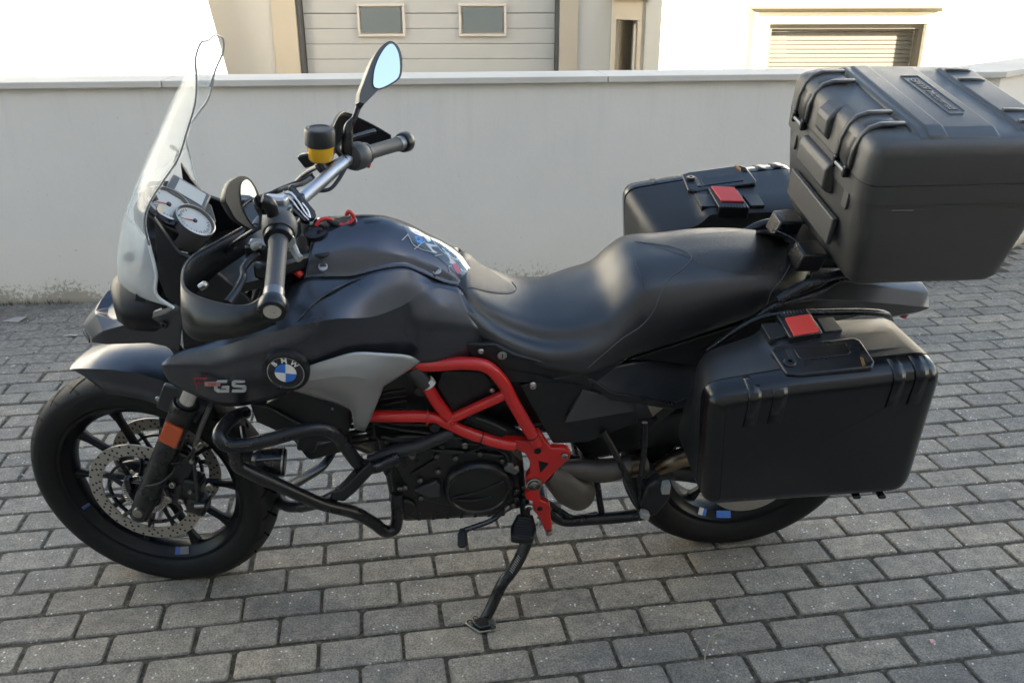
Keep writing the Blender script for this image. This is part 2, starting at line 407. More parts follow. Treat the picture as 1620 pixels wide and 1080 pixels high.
# ================================================================== LOW WALL
def m_plaster(name, col, mould=False, dirt=.12):
    m, t, b = nodes(name); ge = t.nodes.new('ShaderNodeNewGeometry'); pos = ge.outputs['Position']
    n = noise(t, pos, 1.3, 5, .6); n2 = noise(t, pos, 14, 6, .7)
    c = mixc(t, n.outputs['Fac'], tuple(x*(1-dirt) for x in col), tuple(min(.9, x*(1+dirt*.5)) for x in col))
    c = mixc(t, mth(t, 'MULTIPLY', mth(t, 'GREATER_THAN', n2.outputs['Fac'], .73), .25), c, tuple(x*.55 for x in col))
    if mould:
        px = t.nodes.new('ShaderNodeSeparateXYZ'); t.links.new(pos, px.inputs[0])
        ns = noise(t, pos, 55, 5, .8); nl = noise(t, pos, 2.3, 2, .5)
        hgt = mth(t, 'SUBTRACT', 1.0, mth(t, 'MULTIPLY', px.outputs[2], 3.6), True)          # 1 at the ground, 0 at 28 cm
        hgt = mth(t, 'POWER', hgt, 2.2)
        k = mth(t, 'ADD', mth(t, 'MULTIPLY', hgt, mth(t, 'ADD', mth(t, 'MULTIPLY', nl.outputs['Fac'], 1.05), -.14)), ns.outputs['Fac'])
        ms = ramp(t, [(.69, (0, 0, 0)), (.80, (1, 1, 1))], k)
        mc = mixc(t, ns.outputs['Fac'], (.05, .045, .035), (.2, .17, .12))
        c = mixc(t, mth(t, 'MULTIPLY', ms.outputs[0], .85), c, mc)
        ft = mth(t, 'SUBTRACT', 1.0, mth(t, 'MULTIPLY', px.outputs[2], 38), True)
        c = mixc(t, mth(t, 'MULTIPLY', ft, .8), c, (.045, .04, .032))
        tint = mth(t, 'SUBTRACT', 1.0, mth(t, 'MULTIPLY', px.outputs[2], 2.2), True)
        c = mixc(t, mth(t, 'MULTIPLY', tint, .35), c, tuple(x*y for x, y in zip(col, (.97, .90, .76))))
    if mould:   # faint run marks below the coping and trowel sweeps
        mp = t.nodes.new('ShaderNodeMapping'); mp.inputs['Scale'].default_value = (9, 9, .5); t.links.new(pos, mp.inputs['Vector'])
        dr = noise(t, mp.outputs[0], 1.6, 5, .7); top = mth(t, 'MULTIPLY', mth(t, 'SUBTRACT', px.outputs[2], .45), 1.7, True)
        dm_ = mth(t, 'MULTIPLY', ramp(t, [(.52, (0, 0, 0)), (.72, (1, 1, 1))], dr.outputs['Fac']).outputs[0], mth(t, 'MULTIPLY', top, .14))
        c = mixc(t, dm_, c, tuple(x*.5 for x in col))
        sp2 = noise(t, pos, 38, 2, .5); c = mixc(t, mth(t, 'MULTIPLY', mth(t, 'GREATER_THAN', sp2.outputs['Fac'], .76), .35), c, tuple(x*.45 for x in col))
    t.links.new(c, b.inputs['Base Color']); b.inputs['Roughness'].default_value = .9; b.inputs['Specular IOR Level'].default_value = .25
    bp = t.nodes.new('ShaderNodeBump'); bp.inputs['Strength'].default_value = .35; bp.inputs['Distance'].default_value = .004
    n4 = noise(t, pos, 26, 6, .75); t.links.new(n4.outputs['Fac'], bp.inputs['Height']); t.links.new(bp.outputs[0], b.inputs['Normal'])
    return m
WTOP, WBOT = 1.108, 1.076
KN = Vector((2.58, 4.815, 0)); D2 = Vector((.73, .683, 0)); N2 = Vector((-.683, .73, 0))
A0 = WA-WD*4.0
lw = empty('boundary_wall', (-2.0, 4.5, 0))
tag(lw, 'low off-white rendered wall with stone coping behind the motorcycle', 'wall')
th = .26
mit = (WN+N2).normalized()*(th/math.cos(math.acos(max(-1, min(1, WN.dot(N2))))/2))
E0 = KN+D2*5.5
pl = [A0, KN, E0, E0+N2*th, KN+mit, A0+WN*th]
mb = MB().poly([p+Vector((0, 0, -.05)) for p in pl], (0, 0, WBOT+.05-.002)); o = mb.obj('wall', m_plaster('low_wall_render', (.68, .655, .605), True), lw, smooth=False); lift(o, lw)
M_COP = m_plaster('coping_stone', (.60, .57, .51), False, .3)
def coping(a, b, nn, na=None, nb=None):
    na = na or nn; nb = nb or nn; ov, wd_ = .028, .33
    lo = [a-na*ov, b-nb*ov, b+nb*(wd_-ov), a+na*(wd_-ov)]
    mb = MB().poly([p+Vector((0, 0, WBOT)) for p in lo], (0, 0, WTOP-WBOT))
    o = mb.obj('coping_stone', M_COP, lw, smooth=False, bevel=.004); lift(o, lw)
for s0, s1 in ((-4.0, -1.47), (-1.467, .974), (.978, 3.147), (3.151, (KN-WA).dot(WD)-.0)):
    a, b = WA+WD*s0, WA+WD*s1
    coping(a, b, WN, None, (mit/th) if s1 > 4 else None)
coping(KN+D2*.003, KN+D2*1.7, N2, mit/th, None); coping(KN+D2*1.704, E0, N2)

# ================================================================== BUILDINGS BEYOND THE WALL

def boxat(par, name, x0, x1, y0, y1, z0, z1, m, **k): return lift(MB().box(((x0+x1)/2, (y0+y1)/2, (z0+z1)/2), (x1-x0, y1-y0, z1-z0)).obj(name, m, par, smooth=False, **k), par)
M_BEIGE = m_plaster('beige_render', (.62, .58, .50), False, .1); M_TRIM = m_plaster('tan_trim', (.58, .49, .365), False, .12)
M_DOOR = mat('garage_door_paint', (.50, .475, .42), .55, var=.06, vscale=3); M_FRAME = mat('window_frame_beige', (.66, .58, .48), .5)
M_GLASSD = mat('dark_pane', (.17, .19, .18), .4, spec=.5, var=.1, vscale=2)
gb = empty('garage_building', (-1, 9, 0)); tag(gb, 'beige garage building with wide sectional door behind the low wall', 'building')
Yf = 9.0
boxat(gb, 'wall', -6.5, -2.30, Yf, Yf+5, 0, 4.6, M_BEIGE)
boxat(gb, 'corner_trim', -2.298, -2.068, Yf-.02, Yf+.3, 0, 3.2, M_TRIM)
boxat(gb, 'jamb', -2.066, -2.035, Yf+.01, Yf+.3, 0, 2.6, mat('dark_jamb', (.09, .09, .085), .6))
boxat(gb, 'jamb', .432, .462, Yf+.01, Yf+.3, 0, 2.6, MATS['dark_jamb'])
boxat(gb, 'corner_trim', .464, .64, Yf-.02, Yf+.3, 0, 3.2, M_TRIM)
boxat(gb, 'lintel', -2.298, .64, Yf, Yf+5, 2.6, 4.6, M_BEIGE)
boxat(gb, 'wall', .642, .96, Yf+.002, Yf+5, 0, 4.6, M_BEIGE)
gd = boxat(gb, 'garage_door', -2.033, .43, Yf+.16, Yf+.2, 0, 2.6, mat('door_core', (.36, .335, .28), .6))
ph = .142
def gd_z(k): return .03+k*ph
for k in range(18):
    z0, z1 = gd_z(k)+.0015, gd_z(k+1)-(.0015 if k % 4 else .005)
    o = boxat(gd, 'door_panel', -2.03, .427, Yf+.135, Yf+.159, z0, min(z1, 2.59), M_DOOR, bevel=.006); lift(o, gd)
for x0, x1 in ((-1.478, -1.062), (-.488, -.072)):
    z0, z1 = 1.118, 1.372
    wn = empty('door_window', (x0, Yf+.1, z0)); wn.parent = gb; lift(wn, gb)
    boxat(wn, 'pane', x0+.015, x1-.015, Yf+.118, Yf+.13, z0+.015, z1-.015, M_GLASSD)
    e = .024
    for a in ((x0-e, x1+e, z1, z1+e), (x0-e, x1+e, z0-e, z0), (x0-e, x0, z0+.001, z1-.001), (x1, x1+e, z0+.001, z1-.001)): boxat(wn, 'frame', a[0], a[1], Yf+.105, Yf+.134, a[2], a[3], M_FRAME, bevel=.004)
# wing that comes towards the low wall, with a narrow recessed window
wa = Vector((.962, 9.0, 0)); wb = atY(1045, 60, 8.35); wb.z = 0
wdir = (wb-wa).normalized(); wl_ = (wb-wa).length; wn_ = Vector((wdir.y, -wdir.x, 0))      # normal towards the camera
if wn_.y > 0: wn_ = -wn_
def wing(name, s0, s1, d0, d1, z0, z1, m, par=gb, **k):
    bk_ = V3((.02, 1.0, 0)) if d0 < -1 else wn_
    q = [wa+wdir*s0+bk_*(abs(d0) if d0 < -1 else d0), wa+wdir*s1+bk_*(abs(d0) if d0 < -1 else d0), wa+wdir*s1+wn_*d1, wa+wdir*s0+wn_*d1]
    return lift(MB().poly([p+Vector((0, 0, z0)) for p in q], (0, 0, z1-z0)).obj(name, m, par, smooth=False, **k), par)
V3 = Vector
M_WING = m_plaster('grey_beige_render', (.56, .53, .46), False, .08)
def s_of(px):     # where a column of the photograph meets the wing
    d = ray(px, 60); a = wa-CAM
    det = d.x*(-wdir.y)-d.y*(-wdir.x); return (d.x*a.y-d.y*a.x)/det if abs(det) > 1e-9 else 0
sw0, sw1 = s_of(978.5), s_of(1013)
zt = 1.30; zs = atY(990, 32, 8.7).z
wing('wall', 0, sw0, -2.5, 0, 0, 4.6, M_WING); wing('wall', sw1, wl_, -2.5, 0, 0, 4.6, M_WING); wing('wall', sw0, sw1, -2.5, -.003, zs, 4.6, M_WING)
e = (s_of(975)-s_of(970))
wing('window_surround', sw0-e, sw0+.001, .001, .035, .3, zs, M_TRIM); wing('window_surround', sw1-.001, sw1+1.1*e, .001, .035, .3, zs, M_TRIM); wing('window_surround', sw0-e, sw1+1.1*e, .001, .037, zs+.001, zs+.17, M_TRIM); wing('window_cornice', sw0-1.6*e, sw1+1.7*e, .001, .09, zs+.172, zs+.24, M_TRIM)
wing('window', sw0, sw1, -.22, -.16, .3, zs, mat('window_frame_grey', (.33, .29, .24), .5))
wing('window_frame', sw0+.30*(sw1-sw0), sw0+.40*(sw1-sw0), -.159, -.10, .3, zs-.04, mat('window_frame_cream', (.62, .56, .46), .5)); wing('pane', sw0+.62*(sw1-sw0), sw0+.93*(sw1-sw0), -.158, -.15, .45, zs-.1, M_GLASSD)
# white sunlit wall with a raked end, left
ww = empty('white_stair_wall', (-4, 8, 0)); tag(ww, 'bright white sunlit wall with a raked end beside the garage', 'wall')
M_WHITE = m_plaster('white_render', (.80, .795, .77), False, .03)
pe = [Vector((-9, 8, 0)), Vector((-2.44, 8, 0)), Vector((-2.575, 8, .835)), Vector((-2.676, 8, 1.442)), Vector((-2.93, 8, 3.0)), Vector((-9, 8, 3.0))]
lift(MB().poly(pe, (0, .3, 0)).obj('wall', M_WHITE, ww, smooth=False), ww)
# white house with shuttered window, right
wh = empty('white_house', (5, 13, 0)); tag(wh, 'bright white sunlit house with a shuttered window behind the top case', 'house')
Yh = 13.0
X0, X1, Z1 = 3.52, 5.66, 1.085
boxat(wh, 'wall', 1.0, X0, Yh, Yh+6, 0, 6, M_WHITE); boxat(wh, 'wall', X1, 12, Yh, Yh+6, 0, 6, M_WHITE); boxat(wh, 'wall', X0, X1, Yh+.001, Yh+6, Z1, 6, M_WHITE); boxat(wh, 'wall', X0, X1, Yh+.001, Yh+6, 0, .05, M_WHITE)
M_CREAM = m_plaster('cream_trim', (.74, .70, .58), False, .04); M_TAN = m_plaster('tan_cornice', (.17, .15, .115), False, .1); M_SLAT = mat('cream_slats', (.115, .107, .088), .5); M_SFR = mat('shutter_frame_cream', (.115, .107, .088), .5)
Yw = Yh-.2
boxat(wh, 'window_surround', 3.35, X0-.002, Yw-.1, Yw+.14, .05, Z1, M_CREAM); boxat(wh, 'window_surround', X1+.002, 5.80, Yw-.1, Yw+.14, .05, Z1, M_CREAM); boxat(wh, 'window_surround', 3.35, 5.80, Yw-.101, Yw+.14, Z1+.002, Z1+.15, M_CREAM)
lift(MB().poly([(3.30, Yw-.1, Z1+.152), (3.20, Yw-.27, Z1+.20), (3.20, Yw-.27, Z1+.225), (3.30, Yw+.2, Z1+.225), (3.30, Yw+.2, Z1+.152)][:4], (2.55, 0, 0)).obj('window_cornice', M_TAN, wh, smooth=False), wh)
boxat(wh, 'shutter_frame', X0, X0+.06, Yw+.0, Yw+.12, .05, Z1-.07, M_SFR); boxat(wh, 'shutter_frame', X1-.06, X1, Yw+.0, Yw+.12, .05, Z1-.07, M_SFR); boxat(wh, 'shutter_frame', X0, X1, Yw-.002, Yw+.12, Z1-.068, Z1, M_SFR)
for k in range(16):
    z0 = .10+k*.0585
    if z0 > 1.0: break
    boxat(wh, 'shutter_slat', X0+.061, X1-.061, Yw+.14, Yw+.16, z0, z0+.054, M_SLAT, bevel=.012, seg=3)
# unseen white house, added past the left edge to brighten screen and nose
lh = empty('unseen_bounce_house', (-9, 8, 0)); tag(lh, 'tall unseen white house added past the left edge to throw light into the yard', 'house')
boxat(lh, 'wall', -13.0, -8.6, 3.0, 15.0, 0, 6.5, M_WHITE); boxat(lh, 'cornice', -13.1, -8.5, 2.9, 15.1, 6.502, 6.65, M_CREAM)
# building behind the camera whose shade covers the yard
nb = empty('neighbour_building', (8, -3, 0)); tag(nb, 'plain grey building behind the viewer that shades the yard', 'building')
prof = [(-9, 0), (17.0, 0), (17.0, 12.0), (11.0, 12.0), (11.0, 7.0), (9.42, 7.0), (8.75, 8.9), (7.2, 8.9), (7.2, 6.3), (-2, 6.3), (-2, 5.2), (-9, 5.2)]
lift(MB().poly([(x, -3, z) for x, z in prof], SUN_AZ*9).obj('wall', m_plaster('grey_render', (.36, .355, .345), False, .1), nb, smooth=False), nb)
# small finds on the ground
def scrap(name, px, py, pts, m, label, cat, h=.004):
    c = gnd(px, py, 0); o = MB().poly([Vector((a, b, h+.004*math.sin(a*300+b*200))) for a, b in pts], (0, 0, .0012)).obj(name, m, None, smooth=False); o.location = c; tag(o, label, cat); return o
scrap('paper_scrap', 22, 507, [(-.045, -.03), (.04, -.035), (.055, .02), (-.01, .035)], mat('paper_grey', (.30, .29, .27), .8), 'folded grey scrap of paper on the dirt at the far left', 'scrap', .008)
scrap('pale_scrap', 113, 532, [(-.03, -.008), (.03, -.012), (.025, .014), (-.012, .010)], mat('paper_pale', (.52, .51, .48), .8), 'thin pale scrap on the dirty pavers left of the beak', 'scrap', .006)
scrap('pink_scrap', 1474, 1016, [(-.006, -.008), (.007, -.006), (.005, .008), (-.004, .007)], mat('paper_pink', (.62, .36, .33), .7), 'tiny pink scrap on a paver below the near side case', 'scrap', .004)
a_ = gnd(1116, 1060, .004); b_ = gnd(1131, 1004, .004)
pts = [a_, a_+(b_-a_)*.25+Vector((-.008, 0, .010)), a_+(b_-a_)*.55+Vector((-.010, 0, .014)), a_+(b_-a_)*.85+Vector((-.006, 0, .012)), b_+Vector((.004, 0, .006)), b_+Vector((.016, .004, .004))]
st_ = MB().tube([p-a_ for p in pts], [.0022, .002, .0018, .0016, .0022, .003], 7).obj('dry_stem', mat('straw', (.26, .235, .17), .8), None); st_.location = a_; tag(st_, 'dry bent grass stem lying on the pavers at the bottom', 'stem')
# ================================================================== MOTORCYCLE: frame of reference
# local axes: x to the rear, y to the bike's right, z up; origin under the front axle; leaning on its side stand, bars turned a little right
YAW, LEAN, STEER = .09492, .25206, -.24555
BO_ = Vector((-.93912, 2.07523, 0))
bx = Vector((math.cos(YAW), math.sin(YAW), 0)); by = Vector((-math.sin(YAW)*math.cos(LEAN), math.cos(YAW)*math.cos(LEAN), math.sin(LEAN))); bz = bx.cross(by)
BM = Matrix(((bx.x, by.x, bz.x, BO_.x), (bx.y, by.y, bz.y, BO_.y), (bx.z, by.z, bz.z, BO_.z), (0, 0, 0, 1)))
BMI = BM.inverted()
RAKE, TRAIL = R(26), .097
SM = Matrix.Translation((-TRAIL, 0, 0)) @ Matrix.Rotation(STEER, 4, Vector((math.sin(RAKE), 0, math.cos(RAKE)))) @ Matrix.Translation((TRAIL, 0, 0))
SMI = SM.inverted()
_cb = BMI @ CAM; _cs = SMI @ _cb
def P(px, py, y):
    d = BMI.to_3x3() @ ray(px, py); return _cb + d*((y-_cb.y)/d.y)
def S(px, py, y):
    d = SMI.to_3x3() @ (BMI.to_3x3() @ ray(px, py)); return _cs + d*((y-_cs.y)/d.y)
def PP(y, *pts): return [P(a, b, y) for a, b in pts]
def P3(*pts): return [P(*p) for p in pts]
def S3(*pts): return [S(*p) for p in pts]
V = Vector
bike = empty('motorcycle', M=BM)
tag(bike, 'dark grey adventure motorcycle with red frame leaning on its side stand', 'motorcycle')
# materials
K_RUB = mat('tyre_rubber', (.018, .018, .019), .72, bump=.25, bscale=180, var=.25, vscale=14)
K_PAINT = mat('matte_graphite_paint', (.078, .083, .096), .28, .8, var=.06, vscale=3, rvar=.012, spec=1.0)
K_PAINT2 = mat('satin_black_paint', (.018, .019, .022), .34, rvar=.05, vscale=4)
K_PLA = mat('black_plastic', (.010, .010, .011), .42, bump=.22, bscale=900, rvar=.06, vscale=9)
K_PLAS = mat('smooth_black_plastic', (.009, .009, .010), .30, rvar=.06, vscale=12)
K_MET = mat('black_coated_metal', (.009, .009, .010), .30, rvar=.08, vscale=20)
K_ENG = mat('engine_black', (.010, .010, .010), .36, bump=.15, bscale=500, rvar=.1, vscale=15)
K_CHR = mat('chromed_steel', (.72, .71, .69), .14, 1.0)
K_ALU = mat('brushed_aluminium', (.50, .51, .53), .42, 1.0, rvar=.06, vscale=40)
K_STEEL = mat('worn_steel', (.36, .34, .31), .36, 1.0, var=.2, vscale=30)
K_BOLT = mat('bolt_steel', (.50, .49, .47), .28, 1.0)
K_RED = mat('red_frame_paint', (.56, .018, .016), .28, coat=.35, var=.05, vscale=9)
K_REDP = mat('red_plastic', (.62, .045, .035), .42)
K_SIL = mat('silver_grey_paint', (.34, .34, .335), .33, .45, var=.04, vscale=5)
K_ORG = mat('orange_reflector', (.50, .075, .015), .25, coat=.5, bump=.3, bscale=700)
K_BLUE = mat('blue_enamel', (.02, .16, .62), .2, coat=.5)
K_WHT = mat('white_enamel', (.78, .78, .76), .2, coat=.5)
K_GREYP = mat('grey_switch_plastic', (.30, .30, .29), .5)
def bolt(par, p, n, r=.006, h=.004, m=None, name='bolt'):
    n = V(n).normalized(); p = V(p)
    mb = MB().lathe([(r, 0), (r, h*.7), (r*.8, h), (r*.45, h), (r*.42, h*.45), (0, h*.45)], p, n, 12)
    return mb.obj(name, m or K_BOLT, par)
def place(o, M): o.matrix_local = M; return o
WHEEL_C = V((0, 0, .327))
def m_tyre(N):
    m, t, b = nodes('tyre_tread'); tc = t.nodes.new('ShaderNodeTexCoord'); sx = t.nodes.new('ShaderNodeSeparateXYZ'); t.links.new(tc.outputs['Object'], sx.inputs[0])
    th = mth(t, 'ARCTAN2', sx.outputs[2], sx.outputs[0]); ay = mth(t, 'ABSOLUTE', sx.outputs[1])
    sgn = mth(t, 'MULTIPLY', mth(t, 'SIGN', sx.outputs[1]), .5)
    k = mth(t, 'FRACT', mth(t, 'ADD', mth(t, 'ADD', mth(t, 'MULTIPLY', th, N/(2*math.pi)), mth(t, 'MULTIPLY', ay, 16)), sgn))
    gr = mth(t, 'LESS_THAN', mth(t, 'ABSOLUTE', mth(t, 'SUBTRACT', k, .5)), .075)
    rad = mth(t, 'SQRT', mth(t, 'ADD', mth(t, 'POWER', sx.outputs[0], 2), mth(t, 'POWER', sx.outputs[2], 2)))
    gr = mth(t, 'MULTIPLY', mth(t, 'MULTIPLY', gr, mth(t, 'GREATER_THAN', ay, .006)), mth(t, 'GREATER_THAN', rad, .304))
    n = noise(t, tc.outputs['Object'], 30, 5)
    c = mixc(t, n.outputs['Fac'], (.007, .007, .0075), (.014, .0135, .0135)); c = mixc(t, mth(t, 'MULTIPLY', mth(t, 'SUBTRACT', rad, .300), 160, True), c, mixc(t, n.outputs['Fac'], (.016, .016, .017), (.034, .033, .032))); c = mixc(t, gr, c, (.003, .003, .003))
    t.links.new(c, b.inputs['Base Color']); b.inputs['Roughness'].default_value = .62; b.inputs['Specular IOR Level'].default_value = .25
    bp = t.nodes.new('ShaderNodeBump'); bp.inputs['Strength'].default_value = 1; bp.inputs['Distance'].default_value = .010
    # raised rings on the side wall
    rg = mth(t, 'MULTIPLY', mth(t, 'LESS_THAN', mth(t, 'ABSOLUTE', mth(t, 'SUBTRACT', rad, .288)), .0016), .15)
    rg2 = mth(t, 'MULTIPLY', mth(t, 'LESS_THAN', mth(t, 'ABSOLUTE', mth(t, 'SUBTRACT', rad, .262)), .0016), .15)
    t.links.new(mth(t, 'ADD', mth(t, 'SUBTRACT', 1.0, gr), mth(t, 'ADD', rg, rg2)), bp.inputs['Height']); t.links.new(bp.outputs[0], b.inputs['Normal'])
    return m
Y = V((0, 1, 0))
def arc_plate(r0, r1, y0, y1, a0, a1, n=8):
    """curved bar between two radii and two angles in the wheel plane (angle from the rear, up)"""
    v = []; f = []
    for i in range(n+1):
        a = a0+(a1-a0)*i/n; c, s_ = math.cos(a), math.sin(a)
        v += [V((r*c, y, r*s_)) for r, y in ((r0, y0), (r1, y0), (r1, y1), (r0, y1))]
    for i in range(n):
        for k in range(4): f.append([i*4+k, i*4+(k+1) % 4, i*4+4+(k+1) % 4, i*4+4+k])
    f += [[0, 1, 2, 3], [n*4+3, n*4+2, n*4+1, n*4]]
    return v, f
def wheel(M, rim_r, tyre_prof, nsp, a_off, hubw, hubr, spw, N):
    wname = empty('wheel'); wname.parent = bike; wname.matrix_local = M
    ty = MB().lathe(tyre_prof, (0, 0, 0), Y, 96, True).obj('tyre', m_tyre(N), wname, ang=60)
    r = rim_r; w_ = spw
    rp = [(r+.008, -w_), (r+.006, -w_-.004), (r-.002, -w_-.002), (r-.008, -w_+.008), (r-.020, -w_+.016), (r-.024, -.012), (r-.026, 0), (r-.024, .012), (r-.020, w_-.016), (r-.008, w_-.008), (r-.002, w_+.002), (r+.006, w_+.004), (r+.008, w_), (r-.004, w_-.012), (r-.012, 0), (r-.004, -w_+.012)]
    rim = MB().lathe(rp, (0, 0, 0), Y, 96, True).obj('rim', mat('gloss_black_rim', (.005, .005, .006), .34, spec=.25), wname, ang=40)
    mb = MB().lathe([(.02, -hubw), (hubr*.8, -hubw), (hubr*.85, -hubw*.5), (hubr*1.15, -.018), (hubr*1.15, .018), (hubr*.85, hubw*.5), (hubr*.8, hubw), (.02, hubw)], (0, 0, 0), Y, 36)
    hub = mb.obj('hub', K_MET, wname)
    for k in range(nsp):
        a = a_off+2*math.pi*k/nsp; c = V((math.cos(a), 0, math.sin(a))); tn = V((-math.sin(a), 0, math.cos(a)))
        rings = []
        for rr, wd_, dp in ((hubr*.9, .0125, .016), (hubr+.03, .0085, .0135), ((hubr+r)/2, .0068, .0115), (r-.05, .0075, .0115), (r-.021, .014, .015)):
            ring = []
            for i in range(10):
                t_ = 2*math.pi*i/10; ring.append(c*rr+tn*(wd_*math.copysign(abs(math.cos(t_))**.6, math.cos(t_)))+Y*(dp*math.copysign(abs(math.sin(t_))**.6, math.sin(t_))))
            rings.append(ring)
        v, f = loft_geo(rings); mesh('spoke', v, f, MATS['gloss_black_rim'], wname, ang=50)
    return wname, rim
FT = [(.247, -.039), (.256, -.047), (.270, -.0525), (.286, -.0545), (.300, -.0525), (.312, -.0455), (.321, -.033), (.3265, -.017), (.328, 0), (.3265, .017), (.321, .033), (.312, .0455), (.300, .0525), (.286, .0545), (.270, .0525), (.256, .047), (.247, .039), (.243, 0)]
FWM = SM @ Matrix.Translation(WHEEL_C)
fw, frim = wheel(FWM, .2415, FT, 10, R(2), .05, .045, .036, 26)
tag(fw, kind=None)
def rim_decal(w_, r, y, a0, a1, m):
    v, f = arc_plate(r-.0165, r-.0125, y, y+.0012, R(a0), R(a1), 8)
    mb = MB(); n = 8
    v = []
    for i in range(n+1):
        a = R(a0+(a1-a0)*i/n); c, s_ = math.cos(a), math.sin(a)
        v += [V(((r-.0065)*c, y+.0035, (r-.0065)*s_)), V(((r-.0225)*c, y+.0165, (r-.0225)*s_))]
    f = [[2*i, 2*i+1, 2*i+3, 2*i+2] for i in range(n)]
    o = mesh('rim_sticker', v, f, m, w_, smooth=False, solid=.0008); return o
rim_decal(fw, .2415, -.036, -84.0, -80.5, mat('rim_blue', (.02, .08, .30), .3)); rim_decal(fw, .2415, -.036, -80.3, -74, mat('rim_grey', (.14, .14, .15), .3)); rim_decal(fw, .2415, -.036, 206, 207.2, MATS['rim_blue']); rim_decal(fw, .2415, -.036, 205, 205.8, MATS['rim_grey'])
def disc_part(par, r0, r1, y, tk, name='brake_disc', nh=12, rows=(.2, .5, .8)):
    d = MB().lathe([(r0, y), (r1, y), (r1, y+tk), (r0, y+tk)], (0, 0, 0), Y, 72, True).obj(name, mat('brake_disc_steel', (.36, .335, .295), .42, .5, var=.12, vscale=30, rvar=.08), par, ang=30)
    mb = MB()
    for i in range(nh*3):
        for q, fr_ in enumerate(rows):
            if (i+q) % 3 == 2 and q == 1: continue
            a = 2*math.pi*(i+q*.33)/(nh*3); rr = r0+(r1-r0)*(fr_+.08*math.sin(i*2.1)); c = V((math.cos(a)*rr, 0, math.sin(a)*rr))
            mb.lathe([(.0032, y-.0004), (.0032, y+tk+.0004)], c, Y, 8)
    mb.obj('vent_hole', mat('hole_black', (.004, .004, .004), .9), d, smooth=False)['kind'] = 'stuff'
    return d
for sgn in (-1, 1):
    y = -.060 if sgn < 0 else .0555
    d = disc_part(fw, .117, .150, y, .0045)
    mb = MB()
    for k in range(10):
        a = R(12)+2*math.pi*k/10
        c = V((math.cos(a), 0, math.sin(a))); tn = V((-math.sin(a), 0, math.cos(a)))
        mb.tube([c*.05+tn*.012+Y*(y+.004), c*.085+tn*.004+Y*(y+.003), c*.114+Y*(y+.002)], [.009, .006, .008], 8, flat=.7)
    v, f = arc_plate(.094, .101, y-.001, y+.006, 0, 2*math.pi-.0001, 60); mb.add(v, f)
    mb.lathe([(.036, y+.008), (.058, y+.008), (.058, y-.002), (.036, y-.002)], (0, 0, 0), Y, 40, True)
    car = mb.obj('disc_carrier', K_MET, d)
    for k in range(10):
        a = R(12)+2*math.pi*k/10; c = V((math.cos(a)*.1165, 0, math.sin(a)*.1165))
        MB().lathe([(.0085, y-.0022 if sgn < 0 else y+.0065), (.0085, y+.0065 if sgn < 0 else y-.002), (.003, y+.0065 if sgn < 0 else y-.002)], c, Y, 14).obj('rivet', K_STEEL, d)
mb = MB().lathe([(.044, -.068), (.048, -.0685), (.048, -.0662), (.044, -.0662)], (0, 0, 0), Y, 48, True)
for k in range(48):
    a = 2*math.pi*k/48; v, f = arc_plate(.0478, .0575, -.0684, -.0668, a, a+2*math.pi/48*.5, 1); mb.add(v, f)
mb.lathe([(.0575, -.0684), (.0595, -.0684), (.0595, -.0668), (.0575, -.0668)], (0, 0, 0), Y, 48, True)
mb.obj('sensor_ring', mat('sensor_ring_steel', (.58, .57, .54), .32, 1.0), fw, smooth=False)
# tread grooves cut in the crown
def grooves(par, prof, n, m):
    pr = sorted([(y, r_) for r_, y in prof if r_ > .29]); mb = MB()
    def rad_(y):
        for (y0, r0), (y1, r1) in zip(pr, pr[1:]):
            if y0 <= y <= y1: return r0+(r1-r0)*(y-y0)/(y1-y0)
        return pr[0][1]
    lim = pr[-1][0]
    for k in range(n*2):
        s_ = 1 if k % 2 else -1; a0 = math.pi*k/n; v = []
        for i in range(7):
            y = s_*(.005+(lim*.93-.005)*i/6); a = a0+.16*(i/6)**1.3; w2 = (.0085+.003*math.sin(i))/.328*.5*(.5 if i in (0, 6) else 1); r_ = rad_(y)+.0005
            v += [V((math.cos(a-w2)*r_, y, math.sin(a-w2)*r_)), V((math.cos(a+w2)*r_, y, math.sin(a+w2)*r_))]
        mb.add(v, [[2*i, 2*i+1, 2*i+3, 2*i+2] for i in range(6)])
    o = mb.obj('tread_grooves', m, par, smooth=False); o['kind'] = 'stuff'
K_GROOVE = mat('groove_black', (.003, .003, .003), .95, spec=.05)
grooves(fw, FT, 26, K_GROOVE)
# rear wheel
RT_ = [(.222, -.050), (.231, -.058), (.246, -.066), (.263, -.069), (.281, -.066), (.297, -.057), (.310, -.042), (.318, -.023), (.321, 0), (.318, .023), (.310, .042), (.297, .057), (.281, .066), (.263, .069), (.246, .066), (.231, .058), (.222, .050), (.218, 0)]
RT_ = [(r+.006, y) for r, y in RT_]
RWM = Matrix.Translation((1.562, 0, .326))
rw_, rrim = wheel(RWM, .2185, RT_, 10, R(20), .06, .05, .047, 22)
grooves(rw_, RT_, 24, K_GROOVE)
rim_decal(rw_, .2185, -.047, -101, -89, K_BLUE); rim_decal(rw_, .2185, -.047, -117, -113, K_WHT); rim_decal(rw_, .2185, -.047, -113, -110, K_BLUE)

